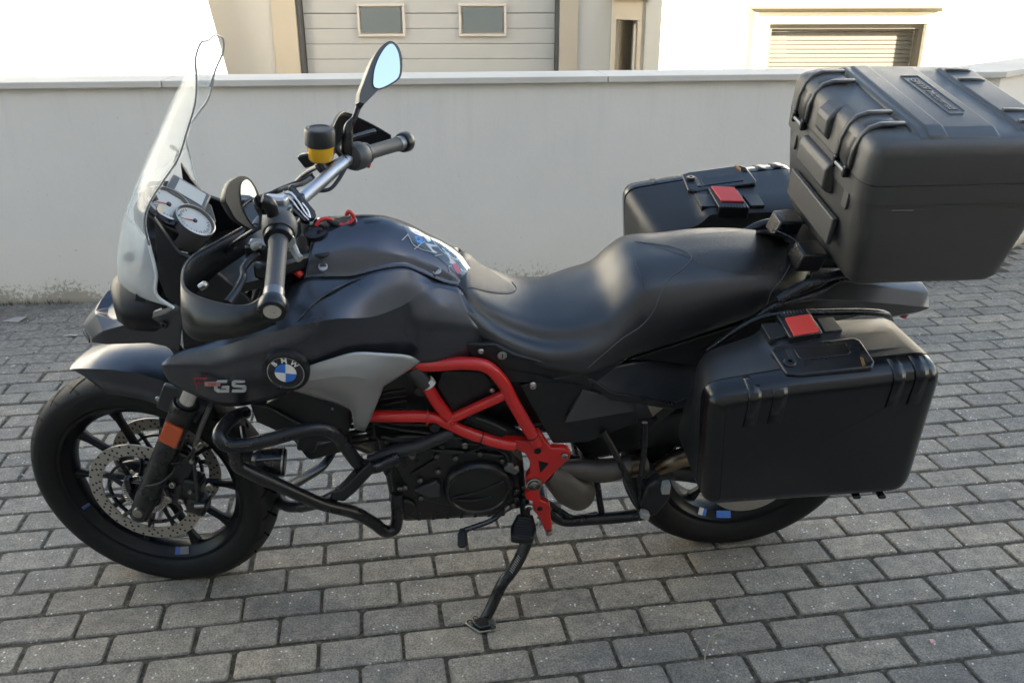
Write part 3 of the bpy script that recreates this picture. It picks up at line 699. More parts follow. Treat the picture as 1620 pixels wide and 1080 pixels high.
# ------------------------------------------------------------------ front fork, brakes, mudguard (steered)
ax_d = V((math.sin(RAKE), 0, math.cos(RAKE)))
fk0 = S(222, 812, -.102); fk0.y = 0; fk1 = S(294, 640, -.102); fk1.y = 0
fd = (fk1-fk0).normalized()
fork = empty('fork'); fork.parent = bike; fork.matrix_local = SM
for sgn in (-1, 1):
    a = fk0+Y*(.102*sgn); b = fk1+Y*(.102*sgn)
    mb = MB().tube([a-fd*.012, a-fd*.004, a+fd*.03, a+fd*.07, a+fd*.20, b-fd*.05, b-fd*.012, b-fd*.006, b+fd*.006], [.018, .025, .0265, .0285, .0285, .0295, .0315, .033, .030], 24, False)
    leg = mb.obj('fork_leg', K_MET, fork, ang=40)
    MB().cyl(b+fd*.002, b+fd*.28, .0205, 24).obj('stanchion', K_CHR, leg)
    MB().lathe([(.0205, 0), (.0235, .0), (.0235, .005), (.0205, .007)], b+fd*.0062, fd, 24, True).obj('dust_seal', K_RUB, leg)
    MB().lathe([(.013, 0), (.013, .012*-sgn), (.007, .014*-sgn)], fk0+Y*(sgn*.125)+fd*.035, Y*-1, 16).obj('axle_nut', K_STEEL, leg)
rc_ = S(268, 690, -.137)
rx = fd; ry = Y.cross(fd).normalized()
mb = MB(); mb.poly([rc_+rx*.034+ry*-.022, rc_+rx*.034+ry*.024, rc_-rx*.030+ry*.024, rc_-rx*.030+ry*-.022], Y*.010)
mb.obj('side_reflector', K_ORG, fork, bevel=.004, smooth=False)
MB().box(rc_+Y*.012, (.05, .012, .03), Matrix.Rotation(0, 3, 'Y')).obj('reflector_bracket', K_PLA, fork, bevel=.003)
MB().box(fk1+fd*.17, (.085, .27, .045), Matrix.Rotation(RAKE, 3, 'Y')).obj('lower_fork_clamp', K_MET, fork, bevel=.012)
# caliper on each disc
for sgn in (-1,):
    mb = MB()
    c0 = S(305, 775, -.075)
    for dx, dz, dy, sx, sy, sz in ((0, 0, 0, .05, .045, .085), (.012, -.035, -.004, .05, .05, .045), (.010, .032, -.004, .042, .05, .04), (-.028, .0, -.012, .022, .03, .07)):
        mb.box(c0+V((dx, dy, dz)), (sx, sy, sz), Matrix.Rotation(R(14), 3, 'Y'))
    cal = mb.obj('brake_caliper', K_ENG, fork, bevel=.008, seg=3)
    for px, py, rr in ((304, 729, .006), (273, 766, .0085), (266, 789, .011), (287, 792, .008), (301, 777, .005), (333, 769, .010)):
        bolt(cal, S(px, py, -.104), -Y, rr, .006, K_STEEL if rr > .0075 else None)
    MB().cyl(S(309, 800, -.105), S(325, 799, -.105), .006, 12).obj('hose_joint', K_STEEL, cal)
    MB().box(S(290, 799, -.102), (.008, .003, .028), Matrix.Rotation(R(-14), 3, 'Y')).obj('caliper_mark', K_WHT, cal)
mb = MB().tube(S3((354, 578, -.09), (346, 600, -.095), (332, 642, -.10), (318, 675, -.10), (308, 705, -.10), (305, 722, -.10), (309, 750, -.10), (313, 790, -.103)), .0042, 10)
mb.obj('brake_hose', mat('hose_rubber', (.035, .033, .031), .5), fork)
MB().tube(S3((332, 642, -.10), (331, 645, -.10), (318, 675, -.10), (309, 703, -.10)), .0062, 10).obj('hose_sleeve', mat('hose_sleeve_grey', (.11, .105, .098), .5), fork)
MB().tube(S3((271, 733, -.118), (285, 731, -.112), (300, 720, -.105), (309, 703, -.10)), .0026, 8).obj('cable', K_RUB, fork)
MB().tube(S3((205, 762, -.07), (218, 764, -.09), (235, 768, -.133), (255, 763, -.135), (272, 748, -.12), (281, 736, -.11)), .0028, 8).obj('sensor_cable', K_RUB, fork)
MB().tube(S3((308, 706, -.10), (318, 700, -.095), (328, 704, -.08)), .0045, 8).obj('hose_clip', K_STEEL, fork)
MB().box(S(205, 765, -.072), (.018, .02, .045)).obj('sensor_mount', K_MET, fork, bevel=.004)
MB().box(fk0+fd*.17+V((.045, -.085, 0)), (.07, .02, .10), Matrix.Rotation(RAKE, 3, 'Y')).obj('caliper_bracket', K_MET, fork, bevel=.006)
# mudguard
def fend_pt(a, k):
    """a = angle from the front; k = place across, 0..8"""
    q = (k-4)/4.0; t = max(0, min(1, (a-75)/14)); sm = t*t*(3-2*t)
    hw = .054+.014*sm; a_ = R(a-7.0*(1-q*q)*(1-min(1, (a-75)/35)))
    low = .3735-.061*max(0, min(1, (a-75)/11))**.65
    pts = {4: (1.17*hw, low), 3: (1.10*hw, (low+.3735)/2+.003), 2: (hw, .3735), 1: (.62*hw, .3745+.005*sm), 0: (0, .3750+.0075*sm)}
    y, r_ = pts[abs(k-4)]; y = -y if k < 4 else y
    return V((-math.cos(a_)*r_, y, math.sin(a_)*r_+.327))
rows = [[fend_pt(a, k) for k in range(9)] for a in (75.3, 76.2, 77.5, 79.2, 81.2, 83.5, 86, 92, 100, 108, 117, 126)]
v = [p for r_ in rows for p in r_]; f = [[i*9+j, i*9+j+1, (i+1)*9+j+1, (i+1)*9+j] for i in range(11) for j in range(8)]
fdr = mesh('front_mudguard', v, f, K_PAINT, fork, ang=24, solid=-.003)
for sgn in (-1, 1):
    mb = MB()
    q = [S(250, 640, -.088), S(262, 604, -.085), S(300, 612, -.09), S(292, 660, -.095)]
    mb.poly([V((p.x, p.y*-sgn, p.z)) for p in q], Y*(.012*sgn))
    mb.obj('mudguard_bracket', K_PAINT2, fork, bevel=.003)
bolt(fork, S(251, 630, -.0935), -Y, .007, .005)
# ================================================================== MOTORCYCLE: body work
def patch(rows, su=5, sv=5): return grid_geo(rows, su, sv)
def both(name, v, f, m, par=None, **k):
    """a left-hand piece and its right-hand twin"""
    a = mesh(name, v, f, m, par or bike, **k)
    k2 = dict(k)
    if k2.get('solid'): k2['solid'] = -k2['solid']
    b = mesh(name, my(v), f, m, par or bike, **k2); return a, b
def plate(pts, ext): mb = MB().poly(pts, ext); return mb.v, mb.f
# tank cover
tk = [((505, 341), (478, 440), .108), ((540, 338), (515, 438), .107), ((575, 335), (557, 437), .105), ((612, 338), (600, 426), .100), ((640, 349), (640, 421), .090), ((672, 364), (668, 431), .086), ((704, 379), (700, 445), .080), ((730, 398), (722, 450), .073), ((756, 429), (740, 450), .065)]
rows = []
for sil, seam, w_ in tk:
    a = P(seam[0], seam[1], -w_); s_ = P(sil[0], sil[1], .055); zc = s_.z+.010; xc = s_.x+.003
    r_ = []
    for q in (-1, -.93, -.8, -.55, -.27, 0, .27, .55, .8, .93, 1):
        e = abs(q)**2.3; x = xc+(a.x-xc)*abs(q)**1.5
        r_.append(V((x, q*w_, zc+(a.z-zc)*e-(.004 if abs(q) == .93 else 0))))
    rows.append(r_)
v, f = patch(rows, 3, 5)
tank = mesh('tank_cover', v, f, mat('tank_paint', (.080, .086, .102), .22, .8, spec=1.0, rvar=.012, vscale=5), bike, ang=50, solid=-.004)
TANK_ROWS = rows
# side fairing, upper slope and flank meeting at a crease
cols = [((729, 453, -.070), (731, 458, -.085), (734, 466, -.100), (752, 500, -.125), (762, 522, -.138), (757, 577, -.146)),
        ((690, 444, -.080), (687, 449, -.094), (684, 456, -.108), (688, 490, -.142), (690, 520, -.158), (692, 580, -.162)),
        ((645, 423, -.089), (640, 450, -.118), (635, 484, -.146), (638, 515, -.152), (642, 540, -.156), (648, 580, -.158)),
        ((600, 427, -.101), (594, 462, -.140), (588, 501, -.177), (590, 522, -.182), (592, 542, -.186), (594, 572, -.185)),
        ((557, 438, -.106), (546, 470, -.152), (533, 504, -.198), (535, 525, -.203), (538, 545, -.206), (542, 575, -.204)),
        ((520, 439, -.108), (500, 475, -.155), (480, 513, -.202), (485, 540, -.214), (490, 560, -.218), (493, 590, -.213)),
        ((482, 441, -.109), (458, 484, -.155), (438, 523, -.199), (441, 555, -.216), (446, 590, -.222), (456, 622, -.205)),
        ((452, 458, -.112), (412, 505, -.150), (388, 536, -.188), (390, 570, -.207), (395, 605, -.206), (405, 638, -.188)),
        ((400, 492, -.128), (362, 530, -.148), (343, 550, -.170), (344, 580, -.190), (347, 612, -.188), (355, 642, -.170)),
        ((350, 526, -.130), (325, 547, -.140), (303, 557, -.156), (300, 578, -.172), (298, 600, -.170), (296, 620, -.160)),
        ((290, 553, -.135), (277, 560, -.143), (266, 567, -.151), (263, 578, -.158), (264, 590, -.157), (270, 606, -.150)),
        ((272, 563, -.140), (262, 569, -.146), (256, 575, -.149), (255.5, 578, -.151), (255.5, 581, -.151), (257, 586, -.149))]
up_ = [[P(*c[i]) for c in cols] for i in range(3)]; up_[1] = [(a+b)/2+V((0, -.002, .003)) for a, b in zip(up_[0], up_[2])]; lo_ = [[P(*c[i]) for c in cols] for i in range(2, 6)]
v1, f1 = patch(up_, 5, 5); v2, f2 = patch(lo_, 5, 4)
mb = MB().add(v1, f1).add(v2, f2)
both('side_fairing', mb.v, mb.f, K_PAINT, ang=16, solid=.004)
# swept line on the slope by the tank
for sgn in (1, -1):
    q = P3((470, 508, -.195), (500, 478, -.162), (525, 460, -.144), (550, 448, -.124), (578, 436, -.110)); q = [V((p.x, p.y*sgn, p.z+.001)) for p in q]
    MB().tube(q, [.001, .0028, .003, .0022, .0008], 8).obj('fairing_ridge', K_PAINT, bike)
# silver panel
sp = [((488, 578, -.222), (479, 602, -.227), (464, 614.5, -.209)), ((520, 568, -.219), (515, 596, -.233), (507, 628, -.211)), ((560, 557, -.212), (547, 593, -.234), (537, 637, -.208)), ((607, 558, -.199), (576, 597, -.228), (556, 648, -.205)), ((648, 562, -.184), (592, 607, -.208), (561, 676, -.196)), ((664, 571, -.174), (606, 609, -.190), (577, 680, -.186))]
rows = [[P(*c[i]) for c in sp] for i in range(3)]
mb = MB()
for ra, rb_ in ((rows[0], rows[1]), (rows[1], rows[2])):
    v, f = patch([ra, [(a+b)/2-Y*.0025 for a, b in zip(ra, rb_)], rb_], 5, 4); mb.add(v, f)
both('silver_side_panel', mb.v, mb.f, K_SIL, ang=14, solid=.004)
# dark intake below it
q = P3((463, 617, -.200), (507, 631, -.203), (537, 640, -.203), (553, 648, -.203), (556, 672, -.196), (548, 690, -.19), (520, 690, -.185), (470, 668, -.18), (440, 648, -.18), (420, 640, -.185))
v, f = plate(q, (0, .05, 0)); both('intake_panel', v, f, K_PLA, bevel=.004)
q = P3((395, 640, -.178), (425, 644, -.185), (455, 662, -.19), (500, 684, -.19), (556, 700, -.18), (500, 700, -.17), (440, 684, -.165), (405, 668, -.16))
v, f = plate(q, (0, .03, 0)); both('lower_fairing', v, f, K_PLA, bevel=.006, seg=3)
bolt(bike, P(526, 646, -.206), -Y, .003, .003)
# emblem
def disc_on(c, n, prof, m, name, par, seg=40): return MB().lathe(prof, c, n, seg).obj(name, m, par)
en = V((-.08, -1, .06)).normalized(); ec = P(452.5, 588, -.2305)
e1 = V((1, 0, 0)); e1 = (e1-en*e1.dot(en)).normalized(); e2 = en.cross(e1)*-1
if e2.z < 0: e2 = -e2
rad = .0388
em = empty('emblem'); em.parent = bike
MB().lathe([(rad*1.32, -.012), (rad*1.25, 0), (rad*1.08, .003), (rad*1.02, .001), (0, .001)], ec, en, 48).obj('emblem_base', K_PLAS, em)
MB().lathe([(rad, -.001), (rad, .004), (rad*.955, .0045), (rad*.955, .0005)], ec, en, 48, True).obj('emblem_rim', K_CHR, em)
MB().lathe([(rad*.957, .0005), (rad*.957, .0032), (0, .0038)], ec, en, 48).obj('emblem_disc', mat('gloss_black', (.008, .008, .009), .12, coat=.6), em)
for k in range(4):
    pts = [ec+en*.0036]; a0 = R(90*k-7)
    for i in range(9):
        a = a0+R(90)*i/8; pts.append(ec+en*.0036+(e1*math.cos(a)+e2*math.sin(a))*rad*.58)
    MB().poly(pts, en*.0014).obj('emblem_quarter', K_WHT if k % 2 == 0 else K_BLUE, em, smooth=False)
FONT = None
def text_geo(body, size, depth, bold=0.0, shear=0.0, space=1.0):
    cu = bpy.data.curves.new('txt', 'FONT'); cu.body = body; cu.size = size; cu.extrude = depth/2; cu.offset = bold; cu.shear = shear; cu.space_character = space
    cu.align_x = 'CENTER'; cu.align_y = 'CENTER'; cu.resolution_u = 3
    o = bpy.data.objects.new('txt', cu); COL.objects.link(o)
    dg = bpy.context.evaluated_depsgraph_get(); me = bpy.data.meshes.new_from_object(o.evaluated_get(dg))
    v = [q.co.copy() for q in me.vertices]; f = [list(p.vertices) for p in me.polygons]
    bpy.data.objects.remove(o); bpy.data.curves.remove(cu); bpy.data.meshes.remove(me)
    return v, f
def letters(name, body, c, ex, ey, size, m, par, depth=.0008, bold=0.0, shear=0.0, space=1.0):
    v, f = text_geo(body, size, depth, bold, shear, space); en_ = V(ex).cross(V(ey)).normalized()
    vs = [V(c)+V(ex)*q.x+V(ey)*q.y+en_*q.z for q in v]
    return mesh(name, vs, f, m, par, smooth=False)
for ch, a in (('B', 133), ('M', 90), ('W', 47)):
    a_ = R(a); rd = e1*math.cos(a_)+e2*math.sin(a_); tg = e1*math.sin(a_)-e2*math.cos(a_)
    letters('emblem_letter', ch, ec+en*.0042+rd*rad*.765, tg, rd, .0165, K_WHT, em, bold=.0003)
# model lettering on the flank
gy = -.212
def fl(px, py, y): return P(px, py, y)
gc = fl(363, 611, -.2045); gx = (fl(385, 611, -.2065)-fl(335, 611.5, -.200)).normalized(); gz = V((0, 0, 1)); gz = (gz-gx*gz.dot(gx)); gz = (gz+V((0, .10, 0))).normalized(); gz = (gz-gx*gz.dot(gx)).normalized()
gnm = gx.cross(gz)
K_DEC = mat('silver_lettering', (.42, .42, .41), .4); K_DECR = mat('dark_red_lettering', (.23, .03, .03), .45)
def stroke(c, pts, wd_, m, name, par):
    """flat lettering stroke: polygon outlines given in letter units"""
    mb = MB()
    for poly in pts: mb.poly([c+gx*(x*wd_)+gz*(y*wd_)+gnm*.0012 for x, y in poly], gnm*-.004)
    return mb.obj(name, m, par, smooth=False)
lt = empty('model_lettering'); lt.parent = bike
G = [[(.28, 1), (1.0, 1), (.93, .78), (.40, .78), (.24, .66), (.24, .30), (.34, .22), (.80, .22), (.84, .40), (.50, .40), (.54, .58), (1.12, .58), (1.02, .0), (.22, 0), (.02, .18), (.02, .72)]]
G = [[(.42, 1.0), (1.12, 1.0), (1.06, .82), (.50, .82), (.33, .66), (.27, .36), (.36, .22), (.92, .22), (.94, .36), (.60, .36), (.64, .52), (1.16, .52), (1.08, .0), (.24, .0), (.04, .22), (.12, .72)]]
Sx = [[(.36, 1.0), (1.18, 1.0), (1.12, .82), (.46, .82), (.40, .74), (.46, .64), (1.08, .58), (1.18, .42), (1.10, .12), (.94, 0), (.04, 0), (.10, .2), (.86, .2), (.92, .30), (.84, .40), (.26, .46), (.14, .60), (.20, .88)]]
h_ = .0295
c0 = fl(339, 620.5, -.2015)
stroke(c0, G, h_, K_DEC, 'letter', lt); stroke(c0+gx*.0365, Sx, h_, K_DEC, 'letter', lt)
Fo = [[(0, 1), (1.05, 1), (1.05, .92), (.10, .92), (.10, .60), (.62, .60), (.62, .52), (.10, .52), (.10, 0), (0, 0)]]
stroke(fl(311, 615, -.1955), Fo, .027, K_DECR, 'letter', lt)
mb = MB(); c7 = fl(335.5, 607.5, -.201)
mb.poly([c7+gx*a+gz*b+gnm*.0010 for a, b in ((-.0165, -.0045), (.0165, -.0045), (.0175, .0045), (-.0155, .0045))], gnm*-.0035); mb.obj('number_plaque', mat('pale_red_plaque', (.42, .20, .18), .45), lt, smooth=False)
letters('number', '700', c7+gnm*.0013, gx, gz, .0095, K_DECR, lt, space=1.25)

# windscreen
m, t_, b_ = nodes('clear_screen')
lw_ = t_.nodes.new('ShaderNodeLayerWeight'); lw_.inputs['Blend'].default_value = .5
fr_ = t_.nodes.new('ShaderNodeMapRange'); fr_.inputs['To Min'].default_value = .03; fr_.inputs['To Max'].default_value = .14
t_.links.new(mth(t_, 'POWER', lw_.outputs['Facing'], 5.0), fr_.inputs['Value'])
tr = t_.nodes.new('ShaderNodeBsdfTransparent'); tr.inputs[0].default_value = (.95, .965, .965, 1)
gl = t_.nodes.new('ShaderNodeBsdfGlossy'); gl.inputs['Roughness'].default_value = .04
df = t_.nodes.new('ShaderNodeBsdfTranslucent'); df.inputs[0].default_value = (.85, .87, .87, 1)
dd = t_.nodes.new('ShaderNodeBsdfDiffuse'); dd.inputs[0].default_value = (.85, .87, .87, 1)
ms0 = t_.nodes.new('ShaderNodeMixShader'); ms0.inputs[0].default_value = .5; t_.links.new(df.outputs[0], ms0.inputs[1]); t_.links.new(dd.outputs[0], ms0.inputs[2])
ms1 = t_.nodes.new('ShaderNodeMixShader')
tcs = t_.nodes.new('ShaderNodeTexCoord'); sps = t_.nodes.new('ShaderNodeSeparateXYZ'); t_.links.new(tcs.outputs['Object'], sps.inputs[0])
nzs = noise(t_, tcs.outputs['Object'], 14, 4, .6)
hz_ = t_.nodes.new('ShaderNodeMapRange'); hz_.inputs['From Min'].default_value = 1.30; hz_.inputs['From Max'].default_value = 1.02; hz_.inputs['To Min'].default_value = .13; hz_.inputs['To Max'].default_value = .50   # haze painted whiter towards the bottom, standing in for a reflection
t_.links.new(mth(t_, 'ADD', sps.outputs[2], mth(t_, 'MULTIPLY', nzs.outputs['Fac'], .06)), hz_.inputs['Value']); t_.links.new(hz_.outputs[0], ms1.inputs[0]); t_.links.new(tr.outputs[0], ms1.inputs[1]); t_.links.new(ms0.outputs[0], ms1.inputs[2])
ms2 = t_.nodes.new('ShaderNodeMixShader'); t_.links.new(fr_.outputs[0], ms2.inputs[0]); t_.links.new(ms1.outputs[0], ms2.inputs[1]); t_.links.new(gl.outputs[0], ms2.inputs[2])
t_.links.new(ms2.outputs[0], t_.nodes['Material Output'].inputs[0]); K_SCR = m
sc_rows = [((188, 424), (275, 487, .185)), ((188.5, 406), (248, 467, .19)), ((190.5, 382), (247, 433, .195)), ((196, 350), (236, 388, .195)), ((206, 317), (228.5, 350, .19)), ((221, 277), (236, 322, .18)), ((236, 240), (257, 288, .165)), ((250, 208), (281, 252, .15)), ((272, 160), (296, 207, .135)), ((292, 122), (309, 160, .115), (333, 136)), ((311, 97), (310.5, 120, .098), (342, 108)), ((329, 76), (309.5, 92, .082), (353, 82)), ((337, 58), (319, 67, .048), (352, 61))]
rows = []
for c, e, *far_ in sc_rows:
    a = P(c[0], c[1], 0); b0 = P(e[0], e[1], -e[2]); b1 = P(far_[0][0], far_[0][1], e[2]) if far_ else b0; r_ = []
    for q in (-1, -.72, -.36, 0, .36, .72, 1):
        k = abs(q)**2.0; b = b1 if q > 0 else b0; r_.append(V((a.x+(b.x-a.x)*k, q*e[2], a.z+(b.z-a.z)*k)))
    rows.append(r_)
v, f = patch(rows, 4, 4)
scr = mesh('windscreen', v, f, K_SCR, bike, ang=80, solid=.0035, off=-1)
# rounded edge of the screen
edge = [r_[0] for r_ in rows]+[rows[-1][i] for i in range(1, 6)]+[r_[-1] for r_ in rows[::-1]]
MB().tube(edge[3:-3], .0019, 8, seg=5).obj('screen_edge', mat('glassy_edge', (.17, .18, .19), .2, spec=.6), scr)
for e_ in (edge[:4], edge[-4:]): MB().tube(e_, .0030, 8, seg=6).obj('screen_edge', mat('polished_screen_edge', (.80, .82, .82), .25, spec=.6), scr)
for px, py in ((205, 407),):
    p = P(px, py, -.10); q = V((p.x, .10, p.z))
    for z in (p, q): MB().lathe([(.011, -.004), (.011, .004), (.006, .006), (0, .006)], z, V((-.6, -1 if z is p else 1, .2)), 16).obj('screen_bolt', K_PLAS, scr)
for a, b, c in (((270, 232, .09), (281, 238, .10), (277, 258, .11)), ((222, 305, -.03), (236, 300, -.04), (246, 318, -.05))):
    mb = MB().tube([P(*a), P(*b), P(*c)], .007, 10, flat=.5).obj('screen_bracket', K_PLAS, bike)
# headlight
hl = MB(); hp = [P(186, 425, 0), P(203, 470, 0)]
for c in ((.085, -.055, .955), (.085, .055, .955)):
    pass
rings = []
for x, hw, z0, z1 in ((.030, .05, .885, .925), (.040, .085, .868, .945), (.065, .11, .855, .955), (.12, .12, .85, .965), (.20, .12, .86, .99)):
    zc = (z0+z1)/2; hz = (z1-z0)/2
    rings.append([V((x+.02*abs(math.cos(2*math.pi*i/28)), hw*math.copysign(abs(math.cos(2*math.pi*i/28))**.75, math.cos(2*math.pi*i/28)), zc+hz*math.copysign(abs(math.sin(2*math.pi*i/28))**.85, math.sin(2*math.pi*i/28)))) for i in range(28)])
v, f = loft_geo(rings); hl = mesh('headlight', v, f, mat('headlight_dark', (.008, .008, .010), .45, spec=.25), bike, ang=60)
# beak
bk = [((130.5, 513, 0), (131.5, 515, -.018), (134, 519, -.035), (144, 536, -.070), (144, 542, -.073)),
      ((150, 492, 0), (150, 493, -.025), (152, 496, -.046), (163, 523, -.083), (168, 545, -.083)),
      ((172, 487, 0), (170, 498, -.035), (178, 505, -.066), (190, 516, -.095), (200, 544, -.090)),
      ((196, 480, 0), (198, 494, -.045), (216, 500, -.092), (219, 509, -.105), (236, 543, -.095)),
      ((225, 470, 0), (228, 484, -.06), (247, 491, -.118), (250, 501, -.125), (262, 548, -.100)),
      ((262, 455, 0), (264, 470, -.07), (288, 477, -.145), (290, 492, -.150), (283, 562, -.100))]
rows = [[P(*q) for q in r_] for r_ in bk]
full = [r_[::-1]+my(r_)[1:] for r_ in rows]
nb_ = len(full[0]); v, f = [], []
for i in range(nb_):
    pass
cs = [[r_[i] for r_ in full] for i in range(nb_)]; n2 = len(cs[0])
v = [cs[i][j] for j in range(n2) for i in range(nb_)]; f = [[j*nb_+i, j*nb_+i+1, (j+1)*nb_+i+1, (j+1)*nb_+i] for j in range(n2-1) for i in range(nb_-1)]
mesh('beak', v, f, K_PAINT, bike, ang=18, solid=.004, bevel=.003)
v, f = plate(P3((134, 520, -.037), (143.5, 536, -.0705), (143.5, 542, -.0735), (133, 524, -.030)), (-.003, -.002, 0)); both('beak_vent', v, f, K_PLAS, bevel=.001)
q = P3((262, 546, -.10), (283, 552, -.105), (300, 575, -.115), (312, 590, -.12), (300, 596, -.118), (283, 575, -.108), (272, 556, -.10))
v, f = plate(q, (0, .02, 0)); both('beak_stay', v, f, K_PAINT2, bevel=.003)
bolt(bike, P(260, 513, -.128), -Y, .008, .005, K_PLAS)
# cockpit side panels (inside of the fairing) and dash floor
q = P3((243, 345, -.13), (262, 372, -.13), (283, 401, -.135), (326, 419, -.14), (390, 470, -.14), (430, 520, -.14), (330, 560, -.15), (290, 552, -.14), (285, 487, -.15), (262, 470, -.15), (250, 440, -.145), (247, 400, -.14))
v, f = plate(q, (0, .012, 0)); both('cockpit_side', v, f, K_PLA, bevel=.002)
mb = MB().box((.30, 0, .985), (.26, .26, .02), Matrix.Rotation(R(-12), 3, 'Y')); mb.obj('cockpit_floor', K_PLA, bike)
mb = MB().box((.16, 0, 1.04), (.02, .25, .16), Matrix.Rotation(R(20), 3, 'Y')); mb.obj('dash_back', K_PLA, bike)
# instruments: face looks up and to the rear
inn = V((.62, -.08, .78)).normalized(); iy = V((0, 1, 0)); iy = (iy-inn*iy.dot(inn)).normalized(); ix = iy.cross(inn)*-1
ib = empty('instrument_cluster'); ib.parent = bike
g1 = P(266.5, 324, -.028); g2 = P(308, 350, -.045); g3 = P(303, 306, .045)
def dial(c, r_, tag_):
    MB().lathe([(r_*1.02, -.05), (r_*1.10, -.004), (r_*1.10, .004), (r_*1.02, .006), (r_*.95, .002), (r_*.95, -.002), (0, -.002)], c, inn, 40).obj('dial_bezel', K_GREYP if False else mat('bezel_grey', (.10, .10, .10), .35), ib)
    MB().lathe([(r_*.95, 0), (0, .0012)], c, inn, 40).obj('dial_glass', mat('dial_face', (.50, .46, .38), .06, coat=1.0, spec=.9), ib)
    for k in range(25):
        a = R(-215+k*250/24); d_ = ix*-math.cos(a)+iy*math.sin(a); MB().box(c+d_*(r_*(.80 if k % 2 else .76))+inn*.0013, (r_*.16 if k % 2 == 0 else r_*.09, .0008, .0006), Matrix((d_, d_.cross(inn), inn)).transposed()).obj('dial_tick', K_HOLE0, ib)
    a = R(-150); d_ = ix*-math.cos(a)+iy*math.sin(a); MB().tube([c-d_*r_*.12+inn*.002, c+d_*r_*.7+inn*.002], [.0014, .0006], 6, False).obj('dial_needle', K_REDP, ib)
    MB().lathe([(r_*.13, 0), (r_*.11, .004), (0, .004)], c, inn, 16).obj('dial_hub', K_HOLE0, ib)
    MB().lathe([(r_*1.02, .005), (r_*1.09, .004), (r_*1.10, .0055), (r_*1.03, .0068)], c, inn, 40, True).obj('dial_rim', mat('rim_silver', (.45, .44, .42), .3, .8), ib)
K_HOLE0 = mat('dial_print', (.02, .02, .02), .5)
dial(g1, .0445, 1); dial(g2, .0395, 2)
mb = MB(); MB().poly([g3+ix*a+iy*b for a, b in ((-.040, -.036), (.045, -.036), (.050, -.026), (.050, .032), (-.04, .036))], inn*-.05).obj('display_housing', MATS['bezel_grey'], ib, bevel=.005)
MB().poly([g3+ix*a+iy*b+inn*.0006 for a, b in ((-.028, -.023), (.034, -.023), (.034, .023), (-.028, .023))], inn*.0012).obj('display_glass', MATS['dial_face'], ib)
q = [P(246, 330, -.075), P(256, 343, -.078), P(266, 352, -.08), P(281, 349, -.08), P(276, 358, -.085), P(262, 355, -.085), P(249, 343, -.08)]
MB().poly(q, (0, .03, 0)).obj('cluster_cowl', K_PLAS, ib, bevel=.002)
rings = []
for s_, d_ in ((1.0, -.012), (.98, -.035), (.8, -.07)):
    c = (g1+g2+g3)/3+inn*d_; rings.append([c+ix*(a*s_)+iy*(b*s_) for a, b in ((-.072, -.05), (-.03, -.075), (.05, -.078), (.085, -.05), (.085, .03), (.05, .072), (-.05, .075), (-.072, .03))])
v, f = loft_geo(rings); mesh('cluster_housing', v, f, K_PLA, ib, bevel=.004)

# ------------------------------------------------------------------ red frame
FR = empty('frame'); FR.parent = bike
def tub(name, pts, r, m, par=FR, both_=True, **k):
    mb = MB().tube(pts, r, 14, **k); o = mb.obj(name, m, par)
    if both_: mesh(name, my(mb.v), mb.f, m, par)
    return o
tub('frame_tube', P3((632, 583, -.135), (650, 578, -.145), (690, 577, -.155), (735, 574.5, -.165), (768, 579, -.172), (793, 601, -.176), (812, 636, -.180), (850, 702, -.186)), .0150, K_RED)
tub('frame_tube', P3((655, 588, -.148), (672, 606, -.152), (690, 634, -.158), (716, 668, -.166)), .0145, K_RED)
tub('frame_tube', P3((714, 662, -.166), (805, 621, -.178)), .0125, K_RED)
tub('frame_tube', P3((560, 657, -.140), (620, 658, -.150), (682, 660, -.160), (705, 668, -.164), (730, 680, -.168), (790, 700, -.178), (815, 704, -.182)), .0145, K_RED)
for a, b, r_ in (((759, 685), (763, 699), .0151), ((786, 693), (790, 706), .0151)):
    c = P((a[0]+b[0])/2, (a[1]+b[1])/2, -.1745); MB().lathe([(.0138, -.0015), (.0156, -.0015), (.0156, .0015), (.0138, .0015)], c, P(790, 700, -.178)-P(730, 680, -.168), 18, True).obj('cable_tie', K_RUB, FR)
c = P(842, 689, -.1848); MB().lathe([(.014, -.0015), (.0162, -.0015), (.0162, .0015), (.014, .0015)], c, P(850, 702, -.186)-P(812, 636, -.180), 18, True).obj('cable_tie', K_RUB, FR)
MB().tube(P3((652, 582, -.150), (664, 596, -.156), (674, 608, -.158)), .0185, 14).obj('rubber_sleeve', mat('rubber_sleeve', (.03, .03, .031), .6), FR)
MB().tube(P3((674, 601.5, -.1565), (680, 609, -.1578)), .0162, 14, False).obj('tape_mark', mat('white_tape', (.62, .62, .58), .6), FR)
MB().lathe([(.014, -.012), (.014, .006), (.006, .008), (0, .008)], P(666, 617, -.15), -Y, 16).obj('grommet', K_RUB, FR)
for (px, py, y, d0, d1, r_) in ((716, 662, -.166, (714, 662), (805, 621), .0135), (803, 622, -.178, (714, 662), (805, 621), .0135), (709, 661, -.1655, (690, 634), (716, 668), .0158), (676, 660, -.1595, (620, 658), (682, 660), .0158), (820, 652, -.182, (812, 636), (850, 702), .0)):
    if r_ == 0: continue
    ax_ = P(*d1, y)-P(*d0, y); c = P(px, py, y); e1_ = ax_.cross(Y).normalized(); e2_ = ax_.cross(e1_).normalized()
    MB().tube([c+(e1_*math.cos(t)+e2_*math.sin(t))*(r_+.0012*math.sin(t*9))+ax_.normalized()*.0012*math.sin(t*13) for t in [i*2*math.pi/36 for i in range(36)]], .0024, 6, False, closed=True).obj('weld_bead', K_RED, FR)
